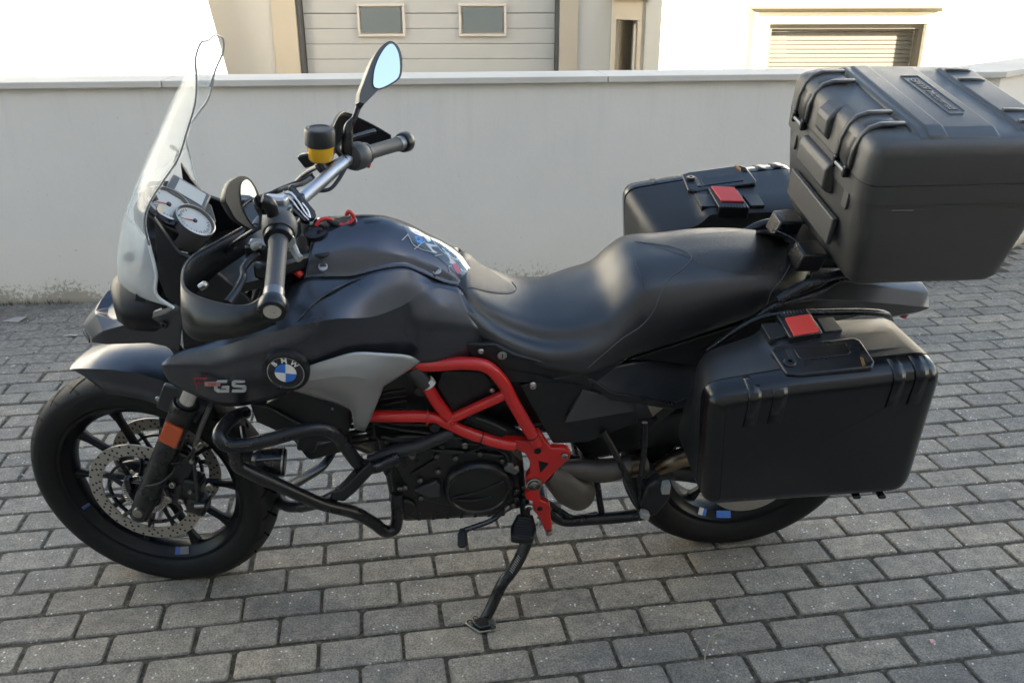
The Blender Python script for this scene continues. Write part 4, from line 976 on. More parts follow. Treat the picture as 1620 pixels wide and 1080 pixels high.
outl = [(797, 697), (815, 697), (836, 700), (841, 690), (852, 684), (858, 690), (871, 710), (893, 710), (903, 714), (903, 724), (880, 745), (860, 766), (853, 776), (854, 791), (868, 797), (871, 803), (871, 815), (874, 833), (869, 843), (862, 840), (851, 816), (844, 808), (843, 794), (834, 791), (830, 784), (839, 777), (832, 766), (832, 757), (839, 747), (839, 733), (832, 719), (818, 711), (797, 708)]
def yfp(py): return -.183+.006*max(0, (py-780)/60)
q = [P(a, b, yfp(b)) for a, b in outl]
v, f = plate(q, (0, .022, 0)); both('pivot_plate', v, f, K_RED, FR, bevel=.004, seg=3)
K_HOLE = mat('hole_dark', (.006, .006, .006), .9)
for pts in ([(852, 729), (868, 733), (855, 748)],):
    MB().poly([P(a, b, -.1842) for a, b in pts], (0, .004, 0)).obj('plate_opening', K_HOLE, FR, smooth=False)
for px, py, r_, m_ in ((850.5, 713, .009, K_HOLE), (854, 804, .007, K_HOLE)): MB().lathe([(r_, -.0015), (r_, .003), (0, .003)], P(px, py, yfp(py)), Y, 18).obj('plate_opening', m_, FR)
MB().lathe([(.0195, 0), (.0195, .006), (.0165, .008), (.0165, .0), (.011, 0), (.011, .007), (.0085, .009), (.0085, .003), (0, .003)], P(844.5, 764, -.184), -Y, 24).obj('pivot_bolt', K_STEEL, FR)
bolt(FR, P(893, 720, -.184), -Y, .0085, .006, K_STEEL); bolt(FR, P(836, 800, -.180), -Y, .011, .010, K_STEEL)
MB().lathe([(.0095, 0), (.0095, .012), (.007, .014), (0, .014)], P(868, 838, -.178), V((.2, -.3, -1)), 14).obj('plate_foot', K_STEEL, FR)
# side cover behind the frame and under the seat
q = P3((700, 588, -.150), (765, 588, -.155), (790, 618, -.16), (785, 628, -.16), (716, 655, -.155), (690, 610, -.15)); v, f = plate(q, (0, .02, 0)); both('air_box_cover', v, f, K_PLA, bevel=.004)
bolt(bike, P(779, 616.5, -.162), -Y, .0065, .005)
q = P3((737, 543, -.152), (785, 545, -.160), (815, 560, -.165), (870, 575, -.168), (925, 592, -.165), (990, 570, -.15), (935, 612, -.165), (880, 604, -.17), (822, 606, -.172), (800, 605, -.168), (782, 580, -.16), (748, 572, -.155))
v, f = plate(q, (0, .03, 0)); both('seat_side_cover', v, f, K_PLA, bevel=.003)
bolt(bike, P(760.5, 554.5, -.1585), -Y, .0065, .005); 
lk = P(794.5, 561.5, -.164); MB().lathe([(.0105, 0), (.0105, .003), (.009, .004), (0, .004)], lk, -Y, 20).obj('seat_lock', K_BOLT, bike); MB().box(lk-Y*.0042, (.0022, .0012, .012)).obj('key_slot', K_HOLE, bike)
q = P3((822, 610, -.168), (925, 590, -.165), (935, 600, -.165), (1000, 625, -.155), (1010, 668, -.15), (930, 700, -.16), (875, 702, -.17), (850, 660, -.172), (838, 640, -.17)); v, f = plate(q, (0, .03, 0)); both('lower_side_cover', v, f, K_PLA, bevel=.004)
q = P3((922, 618, -.171), (1000, 632, -.163), (1005, 650, -.16), (893, 669, -.175)); v, f = plate(q, (0, .008, 0)); both('grey_side_decal', v, f, mat('grey_flank', (.055, .056, .058), .5), bevel=.001)
for px, py in ((843, 610), (843, 607)): bolt(bike, P(px, py, -.176), -Y, .0075, .006)
# ================================================================== MOTORCYCLE: seat, tail, engine, controls
from mathutils.bvhtree import BVHTree
def bvh(o):
    me = o.data; return BVHTree.FromPolygons([v.co for v in me.vertices], [tuple(p.vertices) for p in me.polygons])
def onm(tree, px, py, lift_=.0, y=-.15):
    """where the sight line of a pixel meets a body part (local coordinates)"""
    d = (BMI.to_3x3() @ ray(px, py)).normalized(); h = tree.ray_cast(_cb, d)
    return (h[0]-d*lift_) if h[0] is not None else P(px, py, y)
def PL(px, py, c, n, steer=False):
    d = BMI.to_3x3() @ ray(px, py); o = _cb
    if steer: d = SMI.to_3x3() @ d; o = _cs
    n = V(n); return o+d*((V(c)-o).dot(n)/d.dot(n))
# ---- seat
K_SEAT = mat('seat_vinyl', (.016, .016, .018), .36, bump=.22, bscale=620, rvar=.04, vscale=7, spec=.8)
K_SEAT2 = mat('seat_vinyl_worn', (.06, .056, .052), .42, bump=.5, bscale=420, var=.15, vscale=10)
secs = [(.792, .958, .085, .944, .128, .885), (.815, .957, .10, .942, .132, .865), (.86, .915, .105, .90, .146, .836), (.93, .873, .11, .860, .160, .802), (1.0, .862, .125, .848, .170, .780), (1.075, .882, .138, .865, .176, .768), (1.125, .908, .138, .882, .169, .776), (1.168, .956, .130, .930, .160, .793), (1.20, .978, .125, .957, .155, .802), (1.29, .987, .122, .966, .144, .824), (1.37, .995, .122, .974, .134, .846), (1.46, .997, .116, .976, .118, .868), (1.54, .990, .100, .970, .103, .892), (1.59, .974, .076, .955, .080, .915), (1.615, .955, .04, .945, .045, .93)]
rows = []
for x, zc, ws, zs_, wl2, zl in secs:
    h = [V((x, -wl2+.02, zl-.012)), V((x, -wl2, zl)), V((x, -(wl2+ws)/2-.012, (zl+zs_)/2+.004)), V((x, -ws-.006, zs_-.022)), V((x, -ws+.016, zs_+.001)), V((x, -ws*.45, zc-.003)), V((x, 0, zc))]
    rows.append(h+my(h[:-1])[::-1])
v, f = patch(rows, 4, 4)
seat = mesh('seat', v, f, K_SEAT, bike, ang=75)
TS = bvh(seat)
K_SEAM = mat('seam_thread', (.085, .085, .088), .6)
def seam(name, pts, r=.0013, m=None, par=None, tree=TS, lift_=.0006): return MB().tube([onm(tree, a, b, lift_) for a, b in catm2(pts)], r, 6, False).obj(name, m or K_SEAM, par or seat)
def catm2(pts, seg=6): return [(p.x, p.y) for p in catmull([V((a, b, 0)) for a, b in pts], seg)]
seam('seat_seam', [(1004, 382), (1035, 386), (1065, 391), (1088, 400), (1094, 408), (1082, 424), (1060, 440), (1044, 465), (1035, 490), (1015, 515), (985, 535), (955, 560), (930, 582)])
seam('seat_seam', [(1222, 363), (1245, 372), (1260, 383), (1262, 395), (1252, 415), (1238, 440), (1224, 456), (1214, 478), (1208, 494)])
seam('seat_seam', [(735, 458), (745, 455), (770, 461), (795, 464), (812, 462), (817, 456), (810, 446)])
seam('seat_crease', [(1003, 410), (1012, 432), (1021, 462), (1023, 478), (1010, 492), (985, 512)], .0008, K_SEAT)
# worn grip panel on the pillion seat and nose flap, laid on the seat
def skin(name, outline, m, tree=TS, lift_=.0012, n=14):
    """a thin cover that follows the surface below it: outline = top row and bottom row of pixels"""
    top, bot = catm2(outline[0], 5), catm2(outline[1], 5); k = min(len(top), len(bot)); v = []
    for j in range(n+1):
        for i in range(k):
            a, b = top[i], bot[i]; t = j/n; v.append(onm(tree, a[0]+(b[0]-a[0])*t, a[1]+(b[1]-a[1])*t, lift_))
    f = [[j*k+i, j*k+i+1, (j+1)*k+i+1, (j+1)*k+i] for j in range(n) for i in range(k-1)]
    return mesh(name, v, f, m, seat, ang=80)
skin('nose_flap', ([(740, 410), (752, 413), (770, 423), (792, 438), (812, 452)], [(737, 456), (748, 453), (770, 459), (795, 462), (815, 459)]), K_SEAT2)
skin('pillion_panel', ([(1012, 381), (1060, 374), (1110, 369), (1160, 366), (1205, 365), (1250, 377)], [(1096, 409), (1098, 414), (1130, 425), (1165, 432), (1200, 436), (1240, 430)]), mat('pillion_vinyl', (.038, .036, .034), .38, bump=.5, bscale=420, var=.2, vscale=9), lift_=.0009)
# ---- tail and rear side panels
rp_ = P3((923, 591, -.152), (978, 578, -.136), (1037, 567, -.118), (1070, 573, -.115), (1110, 579, -.112), (1112, 625, -.146), (1067, 637, -.166), (968, 620, -.172))
v, f = plate(rp_, (0, .02, 0)); both('rear_side_panel', v, f, K_PAINT, bevel=.004, seg=3)
q = P3((925, 593, -.163), (968, 621, -.172), (1067, 638, -.165), (1100, 624, -.158), (1100, 640, -.16), (1066, 648, -.168), (966, 634, -.176), (930, 608, -.168))
v, f = plate(q, (0, .02, 0)); both('rear_panel_rim', v, f, K_PLAS, bevel=.003)
q = P3((990, 570, -.135), (1100, 535, -.12), (1200, 505, -.105), (1280, 470, -.09), (1300, 520, -.10), (1110, 582, -.13), (1040, 570, -.14))
v, f = plate(q, (0, .02, 0)); both('under_seat_cover', v, f, K_PLA, bevel=.003)
rings = []
for x, hw, z0, z1 in ((1.45, .105, .80, .90), (1.62, .10, .80, .925), (1.74, .085, .815, .905), (1.84, .07, .80, .882), (1.90, .064, .806, .870), (1.928, .058, .812, .864)):
    rings.append([V((x, y, z)) for y, z in ((-hw, z0+.02), (-hw*.98, z1-.03), (-hw*.6, z1-.002), (0, z1+.004), (hw*.6, z1-.002), (hw*.98, z1-.03), (hw, z0+.02), (hw*.7, z0), (-hw*.7, z0))])
v, f = loft_geo(rings); tail = mesh('tail_cowl', v, f, mat('satin_tail_paint', (.05, .05, .052), .25, coat=.3), bike, bevel=.006, seg=3)
MB().box((1.890, 0, .803), (.020, .075, .034), Matrix.Rotation(R(20), 3, 'Y')).obj('tail_light', mat('red_lens', (.42, .01, .012), .15, coat=.6), bike, bevel=.006, seg=3)
# rack and grab rails under the top case
rk = empty('luggage_rack'); rk.parent = bike
for s_ in (-1, 1):
    q = [P(1190, 505, -.135), P(1225, 483, -.14), P(1270, 470, -.14), P(1302, 457, -.13), P(1320, 446, -.12), V((1.70, -.11, .965)), V((1.86, -.10, .975))]
    MB().tube([V((p.x, p.y*-s_, p.z)) for p in q], .009, 12, flat=.7).obj('grab_rail', K_MET, rk)
    q = [V((1.50, .145*s_, .93)), V((1.56, .14*s_, .965)), V((1.66, .12*s_, .978)), V((1.80, .11*s_, .978))]
    MB().tube(q, .012, 12, flat=.8).obj('rack_tube', K_MET, rk)
    q = [V((1.36, .15*s_, .80)), V((1.46, .17*s_, .90)), V((1.60, .18*s_, .915)), V((1.74, .17*s_, .90)), V((1.80, .12*s_, .84))]
    MB().tube(q, .008, 12).obj('case_carrier', K_MET, rk)
    q = [V((1.34, .17*s_, .62)), V((1.40, .19*s_, .70)), V((1.60, .19*s_, .72)), V((1.76, .17*s_, .74)), V((1.78, .12*s_, .82))]
    MB().tube(q, .008, 12).obj('case_carrier', K_MET, rk)
MB().poly([(1.55, -.085, .972), (1.90, -.115, .972), (1.93, 0, .972), (1.90, .115, .972), (1.55, .085, .972)], (0, 0, .016)).obj('rack_plate', K_PLA, rk, bevel=.005)
for yy in (-.075, .075):
    MB().poly([(1.545, yy-.03, .975), (1.60, yy-.034, .975), (1.60, yy+.034, .975), (1.545, yy+.03, .975)], (.012, 0, .045)).obj('case_clamp', K_PLAS, rk, bevel=.005)
# ---- engine
eng = empty('engine'); eng.parent = bike
q = PP(-.150, (604, 700), (640, 690), (720, 690), (800, 705), (828, 730), (834, 790), (826, 805), (760, 815), (735, 818), (700, 823), (660, 825), (635, 818), (622, 790), (618, 760))
mb = MB().poly(q, (0, .30, 0)); mb.obj('crankcase', K_ENG, eng, bevel=.010, seg=3)
q = PP(-.160, (610, 712), (632, 702), (690, 712), (760, 716), (800, 722), (818, 740), (824, 780), (815, 800), (760, 806), (700, 800), (660, 790), (640, 770)); MB().poly(q, (0, .02, 0)).obj('engine_cover', K_ENG, eng, bevel=.006, seg=3)
cc = P(757, 771, -.168)
MB().lathe([(.088, .012), (.086, -.004), (.080, -.012), (.074, -.014), (.071, -.010), (.0, -.014)], cc, Y, 56).obj('alternator_cover', K_ENG, eng, ang=30)
for a, b in (((-.064, -.018), (.062, .030)), ((-.055, -.026), (.030, -.020))):
    MB().tube([cc+V((a[0], -.013, a[1])), cc+V(((a[0]+b[0])/2, -.015, (a[1]+b[1])/2-.006)), cc+V((b[0], -.012, b[1]))], .003, 8).obj('cover_rib', K_ENG, eng)
q = P3((655, 777, -.172), (690, 762, -.172), (697, 768, -.172), (697, 786, -.172), (680, 788, -.172)); MB().poly(q, (0, .012, 0)).obj('cover_boss', mat('engine_grey', (.035, .036, .042), .45), eng, bevel=.003)
for a, b in (((650, 750), (688, 727)), ((735, 716), (770, 704)), ((640, 738), (632, 705))): MB().tube(P3((a[0], a[1], -.162), (b[0], b[1], -.162)), .004, 8, False).obj('cover_rib', K_ENG, eng)
K_BOLTD = mat('dull_bolt', (.26, .25, .235), .38, 1.0)
for px, py in ((626.5, 731.5), (690.5, 720), (693, 744.5), (664.5, 758.5), (641, 770), (633, 771.5), (720.5, 723), (759.5, 716), (794.5, 727.5), (793, 750.5), (666, 786), (817, 788), (812, 798), (817, 775)):
    bolt(eng, P(px, py, -.163), -Y, .0065, .007, K_BOLTD)
# cylinder block, head and intake behind the frame
rot = Matrix.Rotation(R(-8), 3, 'Y')
MB().box((.66, 0, .62), (.20, .24, .26), rot).obj('cylinder_block', K_ENG, eng, bevel=.012)
for k in range(9):
    MB().box(V((.60, -.118, .545+.018*k)), (.14, .012, .006), rot).obj('cooling_fin', K_ENG, eng, bevel=.002)
q = PP(-.128, (586, 668), (700, 672), (730, 688), (740, 700), (600, 705), (590, 690)); MB().poly(q, (0, .20, 0)).obj('cylinder_head', K_ENG, eng, bevel=.008)
MB().tube(P3((585, 728, -.175), (625, 714, -.178), (660, 706, -.176), (700, 690, -.172), (716, 684, -.168)), .0155, 14).obj('coolant_pipe', mat('hose_black', (.022, .022, .024), .42), eng)
MB().lathe([(.012, 0), (.012, .01), (.006, .012), (0, .012)], P(688, 673, -.17), -Y, 16).obj('engine_mount_bolt', K_ENG, eng)
MB().tube(P3((735, 657, -.11), (765, 668, -.11), (800, 683, -.12), (830, 693, -.13)), [.02, .022, .022, .014], 12).obj('cable_loom', mat('loom_black', (.018, .018, .018), .55), eng)
MB().tube(P3((752, 660, -.135), (775, 668, -.137), (800, 680, -.14)), .003, 8).obj('cable', mat('cable_grey', (.10, .10, .095), .5), eng)
MB().tube(P3((797, 707, -.16), (806, 714, -.166), (812, 726, -.168), (815, 735, -.166), (800, 746, -.168)), .004, 8).obj('cable', MATS['loom_black'], eng)
MB().box(P(809, 740, -.17), (.035, .02, .018), Matrix.Rotation(R(35), 3, 'Y')).obj('connector', MATS['cable_grey'], eng, bevel=.003)
q = [V((.63, -.11, .235)), V((.90, -.11, .235)), V((.95, -.11, .27)), V((.95, -.11, .33)), V((.60, -.11, .33))]; MB().poly(q, (0, .22, 0)).obj('sump', K_ENG, eng, bevel=.02)
MB().box((.86, 0, .68), (.30, .18, .30)).obj('air_box', K_PLA, bike, bevel=.02)
# smaller engine fittings
for px, py, r_ in ((700, 700, .010), (735, 700, .008), (652, 716, .009), (612, 742, .008)):
    MB().lathe([(r_, 0), (r_, .010), (r_*.7, .012), (r_*.7, .016), (0, .016)], P(px, py, -.160), -Y, 14).obj('engine_plug', K_BOLTD if px in (652, 735) else K_ENG, eng)
for pts in ([(600, 672, -.135), (640, 680, -.15), (675, 684, -.155), (712, 694, -.158)], [(604, 690, -.14), (630, 697, -.15), (664, 696, -.155)], [(740, 700, -.15), (775, 706, -.158), (800, 718, -.162), (806, 735, -.165)], [(612, 700, -.15), (618, 730, -.155), (622, 765, -.15), (640, 800, -.15)]):
    MB().tube(P3(*pts), .0042, 8).obj('engine_cable', mat('engine_cable', (.022, .022, .023), .4), eng)
for k in range(7):
    q = PP(-.1515, (660+k*22, 812+(-k*1.2)), (668+k*22, 811-k*1.2), (667+k*22, 823-k*1.2), (661+k*22, 824-k*1.2)); MB().poly(q, (0, .02, 0)).obj('sump_fin', K_ENG, eng, bevel=.002)
MB().lathe([(.030, 0), (.030, .008), (.026, .012), (0, .012)], P(640, 800, -.15), -Y, 24).obj('oil_filter', K_ENG, eng)
for k in range(3): bolt(eng, P(828, 770+k*10, -.158), -Y, .005, .006, K_BOLTD)
# radiator and its shroud
MB().box((.455, 0, .66), (.045, .30, .24), Matrix.Rotation(R(14), 3, 'Y')).obj('radiator', K_PLA, bike, bevel=.006)
q = PP(-.06, (462, 694), (474, 705), (500, 706), (530, 697), (545, 690), (540, 715), (492, 727), (484, 722), (470, 703)); MB().poly(q, (0, .14, 0)).obj('horn_cover', K_PLAS, bike, bevel=.01, seg=3)
MB().tube(P3((545, 690, -.05), (570, 700, -.06), (600, 712, -.1), (625, 720, -.12)), .02, 12).obj('exhaust_header', mat('dark_steel', (.08, .07, .06), .45, 1.0), bike)
MB().tube(P3((605, 690, -.13), (612, 720, -.135), (620, 760, -.13), (626, 790, -.12)), .013, 12).obj('water_hose', MATS['hose_black'], bike)
# exhaust collector and pipe, swing arm, centre stand
K_EXH = mat('heated_steel', (.22, .165, .11), .34, 1.0, var=.5, vscale=9); K_EXD = mat('sooty_steel', (.13, .115, .10), .48, .7, var=.4, vscale=12)
rings = []
cA, cB = P(880, 762, -.05), P(930, 776, .02)
MB().tube([P(866, 745, -.15), P(885, 755, -.145), P(903, 770, -.14), P(916, 780, -.13), P(922, 784, -.11)], [.028, .042, .050, .046, .02], 24).obj('exhaust_collector', K_EXD, bike)
MB().tube(P3((885, 740, -.14), (915, 741, -.14), (955, 744, -.14), (990, 738, -.14), (1020, 733, -.13)), [.020, .026, .030, .028, .026], 18).obj('exhaust_pipe', K_EXD, bike)
MB().tube(P3((994, 738, -.14), (1014, 735, -.134)), .0285, 18, False).obj('exhaust_sleeve', K_EXH, bike)
MB().tube(P3((1040, 742, -.12), (1062, 730, -.12), (1085, 722, -.11), (1130, 722, -.08)), [.018, .024, .026, .026], 18).obj('exhaust_bend', K_EXH, bike)
MB().tube([V((1.50, .14, .42)), V((1.58, .17, .50)), V((1.78, .19, .62)), V((1.92, .19, .69))], [.045, .058, .06, .055], 28).obj('muffler', K_STEEL, bike)
for s_ in (-1, 1):
    q = [V((.985, .085*s_, .405)), V((1.15, .085*s_, .385)), V((1.35, .09*s_, .36)), V((1.565, .105*s_, .328)), V((1.60, .105*s_, .325))]
    MB().tube(q, [.03, .022, .022, .026, .02], 16, flat=1.2).obj('swing_arm', K_MET, bike)
MB().cyl(V((1.562, -.14, .326)), V((1.562, .14, .326)), .016, 18).obj('rear_axle', K_STEEL, bike)
MB().cyl(V((1.12, -.12, .397)), V((1.12, .12, .397)), .03, 18).obj('swing_arm_bridge', K_MET, bike)
MB().lathe([(.060, -.112), (.11, -.112), (.11, -.107), (.060, -.107)], (1.562, 0, .326), Y, 40, True).obj('rear_disc', MATS['brake_disc_steel'], bike)
rings = []
for k in range(9):
    a = R(20+k*15); rings.append([V((1.562-math.cos(a)*r_, y, .326+math.sin(a)*r_)) for r_, y in ((.335, -.085), (.352, -.07), (.356, 0), (.352, .07), (.335, .085), (.33, .07), (.346, 0), (.33, -.07))])
v, f = loft_geo(rings); mesh('rear_hugger', v, f, K_PLA, bike, ang=40)
q = PP(-.08, (905, 700), (1000, 668), (1110, 650), (1120, 715), (1060, 705), (985, 715), (930, 728)); MB().poly(q, (0, .16, 0)).obj('inner_mudguard', K_PLA, bike, bevel=.006)
cst = empty('centre_stand'); cst.parent = bike
MB().tube(P3((868, 806, -.10), (890, 822, -.11), (930, 821, -.12), (985, 817, -.125), (1026, 812, -.13)), .0165, 12).obj('stand_leg', K_MET, cst)
MB().tube(my(P3((868, 806, -.10), (890, 822, -.11), (930, 821, -.12), (985, 817, -.125), (1026, 812, -.13))), .0125, 12).obj('stand_leg', K_MET, cst)
MB().tube(P3((944, 762, -.10), (950, 800, -.11), (953, 816, -.115)), .009, 10).obj('stand_strut', K_MET, cst)
MB().tube(P3((868, 795, -.11), (885, 806, -.11), (905, 817, -.112), (945, 812, -.112)), .007, 10).obj('stand_spring', K_MET, cst)
MB().cyl(V((1.02, -.12, .225)), V((1.02, .12, .225)), .012, 14).obj('stand_pivot', K_MET, cst)
# pillion foot rest
pf_ = empty('pillion_footrest'); pf_.parent = bike
MB().tube(P3((953, 682, -.165), (975, 720, -.185), (1000, 775, -.20), (1014, 808, -.205)), .0085, 12).obj('bracket_arm', K_MET, pf_)
MB().tube(P3((1020, 668, -.165), (1019, 710, -.185), (1013, 760, -.20), (1012, 806, -.205)), .0075, 12).obj('bracket_arm', K_MET, pf_)
q = P3((1022, 772, -.215), (1040, 760, -.22), (1063, 770, -.23), (1060, 790, -.235), (1040, 815, -.235), (1020, 820, -.225), (1012, 800, -.215)); MB().poly(q, (0, .03, 0)).obj('foot_rest', K_PLA, pf_, bevel=.006)
for pts in ([(1050, 768), (1062, 767), (1060, 782), (1047, 783)], [(1016, 812), (1029, 815), (1026, 824), (1013, 820)]): MB().poly([P(a, b, -.24) for a, b in pts], (0, .02, 0)).obj('rubber_pad', mat('pale_rubber', (.30, .30, .28), .6), pf_, bevel=.003)
# rider foot rest, gear lever, side stand
fp = empty('footrest'); fp.parent = bike
a = P(831, 812, -.19); b = P(826, 850, -.275); cdir = (b-a).normalized(); sx = V((1, 0, 0)); sx = (sx-cdir*sx.dot(cdir)).normalized(); un = sx.cross(cdir)
if un.z < 0: un = -un
MB().poly([a-sx*.020, a+sx*.020, a+cdir*.05+sx*.032, a+cdir*.085+sx*.026, b+sx*.013, b-sx*.013, a+cdir*.085-sx*.028, a+cdir*.05-sx*.032], un*-.022).obj('peg', K_MET, fp, bevel=.004)
for k in range(10):
    c = a+cdir*(.012+.0088*k)+un*.002; wd_ = .022 if 2 < k < 9 else .017
    MB().tube([c-sx*wd_, c+sx*wd_], .0028, 8, False).obj('peg_rib', K_RUB, fp)
MB().tube([a+V((.0, .03, .015)), a, a+cdir*.02], .013, 12, False).obj('peg_hinge', K_MET, fp)
MB().tube([a+sx*.032+cdir*.01, a+sx*.04+cdir*.025+un*.006, a+sx*.034+cdir*.045], .002, 8).obj('peg_spring', K_STEEL, fp)
gl_ = empty('gear_lever'); gl_.parent = bike
MB().tube(P3((797, 806, -.185), (785, 818, -.19), (775, 824, -.20), (735, 838, -.225)), .0065, 10).obj('lever_arm', K_MET, gl_)
MB().tube(P3((806, 800, -.175), (790, 812, -.18), (778, 820, -.188)), .004, 10).obj('shift_rod', K_STEEL, gl_)
MB().tube(P3((733, 838, -.215), (731, 850, -.235), (731, 864, -.258)), [.010, .0115, .009], 12).obj('toe_peg', K_RUB, gl_)
for k in range(5):
    c = P(731.5, 845+4*k, -.226-.006*k); MB().lathe([(.0105, -.001), (.0125, -.001), (.0125, .001), (.0105, .001)], c, P(731, 864, -.258)-P(731, 850, -.235), 12, True).obj('toe_peg_rib', K_RUB, gl_)
ss = empty('side_stand'); ss.parent = bike
foot = V((.838, -.312, .078))
MB().tube([P(838, 842, -.195), P(826, 874, -.225), P(812, 900, -.252), P(795, 922, -.27), P(786, 940, -.28), P(776, 962, -.296), P(766, 980, -.312)], [.017, .0155, .0150, .0150, .0150, .0145, .014], 16).obj('stand_tube', K_MET, ss)
fz = BMI.to_3x3() @ V((0, 0, 1)); fx = BMI.to_3x3() @ V((1, 0, 0)); fy = fz.cross(fx)
def gl_pt(px, py, h): return BMI @ gnd(px, py, h)
MB().poly([gl_pt(a, b, .004) for a, b in ((735, 987), (748, 976), (760, 975), (781, 979), (787, 991), (784, 998), (759, 1002))], fz*.006).obj('foot_plate', K_STEEL, ss, bevel=.0015)
MB().poly([gl_pt(a, b, .011) for a, b in ((746, 987), (758, 979), (774, 982), (776, 993), (760, 997))], fz*.010).obj('stand_foot', K_MET, ss, bevel=.004)
for px, py in ((743, 984), (752, 978), (780, 993)): MB().lathe([(.0045, 0), (.0075, 0), (.0075, .003), (.0045, .003)], gl_pt(px, py, .0125), fz, 16, True).obj('plate_bolt', K_CHR, ss)
for k in range(9):
    c = P(820, 876, -.2345)+(P(808, 899, -.2575)-P(820, 876, -.2345))*(k/8); MB().box(c+V((0, -.0125, .004)), (.014, .002, .0016), Matrix.Rotation(R(60), 3, 'Y')).obj('stand_print', K_GREYP, ss)
# ---- crash bars, with a fog lamp
for s_ in (-1, 1):
    cb = empty('crash_bar'); cb.parent = bike
    def T(name, pts, r=.0155, m=K_MET):
        q = P3(*pts); q = [V((p.x, p.y*-s_, p.z)) for p in q]; return MB().tube(q, r, 14).obj(name, m, cb)
    T('crash_tube', [(388, 652, -.17), (368, 661, -.21), (352, 677, -.25), (347, 691, -.275), (358, 703, -.285), (385, 704, -.285), (430, 694, -.28), (475, 682, -.27), (510, 678, -.26), (532, 687, -.25), (548, 708, -.24), (572, 736, -.225), (595, 738, -.21), (630, 722, -.19)])
    T('crash_tube', [(366, 700, -.28), (372, 715, -.28), (376, 735, -.277), (392, 745, -.275), (430, 762, -.27), (470, 780, -.26), (510, 797, -.245), (560, 810, -.22), (590, 826, -.20), (611, 840, -.19), (624, 836, -.18), (628, 822, -.175), (628, 797, -.17), (628, 780, -.16)])
    T('crash_tube', [(580, 733, -.222), (562, 754, -.222), (545, 772, -.22), (525, 786, -.215), (500, 796, -.19), (475, 801, -.16)], .0145)
    q = P3((585, 726, -.236), (553, 757, -.236), (538, 770, -.236), (528, 771, -.236), (523, 778, -.236), (526, 784, -.236), (545, 787, -.236), (563, 772, -.236), (593, 740, -.236)); q = [V((p.x, p.y*-s_, p.z)) for p in q]
    MB().poly(q, (0, .014*-s_*-1 if False else (.014 if s_ < 0 else -.014)*1, 0)).obj('slider_pad', K_PLA, cb, bevel=.004) if s_ > 0 else MB().poly(q, (0, -.014, 0)).obj('slider_pad', K_PLA, cb, bevel=.004)
    if s_ > 0:
        MB().tube(P3((536, 775, -.240), (564, 746, -.240)), .0075, 10, False, flat=.4).obj('slider_slot', K_HOLE, cb)
        T('tube_clamp', [(362, 668, -.225), (369, 662, -.215), (378, 657, -.2)], .0185, K_PLAS)
# front cross tube joining both sides
MB().tube(P3((478, 801, -.165), (455, 800, -.11), (443, 790, -.05), (448, 776, .02), (480, 756, .11), (510, 736, .18), (524, 715, .215), (528, 695, .23)), .0145, 14).obj('crash_cross_tube', K_MET, bike)
fl_ = empty('fog_lamp'); fl_.parent = bike
a = P(399, 729, -.215); b = P(452, 731, -.215)
ad = (b-a).normalized()
MB().lathe([(.010, 0), (.026, .002), (.033, .014), (.034, .06), (.032, .072), (.030, .074), (.0, .076)], a, ad, 28).obj('lamp_body', K_PLAS, fl_)
MB().lathe([(.0335, .066), (.0352, .066), (.0352, .070), (.0335, .070)], a, ad, 28, True).obj('lamp_ring', K_STEEL, fl_)
MB().tube([a+V((.0, 0, .033)), a+V((-.012, .02, .05)), a+V((-.02, .05, .06))], .007, 10).obj('lamp_bracket', K_MET, fl_)
MB().tube(P3((400, 728, -.252), (425, 726, -.252), (446, 725, -.252)), .0016, 6).obj('lamp_trim', K_STEEL, fl_)
MB().cyl(P(398, 727, -.25), P(404, 727, -.25), .006, 10).obj('lamp_bolt', K_STEEL, fl_)
# ================================================================== MOTORCYCLE: handlebar, mirrors, hand guards (steered)
hb = empty('handlebar'); hb.parent = bike; hb.matrix_local = SM
K_GRIP = mat('grip_rubber', (.06, .06, .062), .5, bump=.4, bscale=500)
rt = S3((452, 334, .0), (468, 322, .045), (482, 310, .075), (510, 286, .125), (532, 266, .168), (546, 255, .20), (558, 249, .225), (575, 244, .26))
rg = [S(575, 244, .26), S(636, 226, .425)]
MB().tube([V((p.x, -p.y, p.z)) for p in rt[:0:-1]]+rt, .0148, 16).obj('bar_tube', K_ALU, hb)
lg = [S(441, 376, -.255), S(432, 478, -.418)]
for s_, (a, b) in ((-1, lg), (1, rg)):
    d = (b-a).normalized(); L = (b-a).length
    g_ = MB().lathe([(.013, -.01), (.0175, 0), (.0185, .02), (.0172, .03), (.0168, L*.5), (.0172, L-.03), (.0178, L-.022), (.0178, L-.004), (.012, L)], a, d, 28).obj('grip', K_GRIP, hb, ang=40)
    MB().lathe([(.0174, L-.026), (.0184, L-.026), (.0184, L-.004), (.0174, L-.004)], a, d, 28, True).obj('grip_collar', K_CHR if False else mat('collar_grey', (.20, .20, .21), .3, .6), g_)
    MB().lathe([(.019, L-.004), (.0235, L-.001), (.0255, L+.006), (.0255, L+.020), (.0235, L+.024), (.0165, L+.024), (.0150, L+.021)], a, d, 32).obj('bar_end_weight', K_PLAS, hb)
    MB().lathe([(.0150, L+.0205), (.0150, L+.0245), (.006, L+.0248), (.006, L+.022), (0, L+.022)], a, d, 28).obj('bar_end_bolt', mat('satin_steel', (.52, .50, .45), .35, .35), hb)
    MB().lathe([(.0215, -.012), (.0265, -.008), (.0275, .0), (.0265, .007), (.019, .010)], a, d, 30).obj('switch_flange', K_PLAS, hb)
    MB().lathe([(.016, -.056), (.028, -.052), (.0325, -.038), (.0325, -.018), (.029, -.009), (.016, -.008)], a, d, 30).obj('switch_housing', mat('switch_grey', (.05, .05, .052), .5), hb)
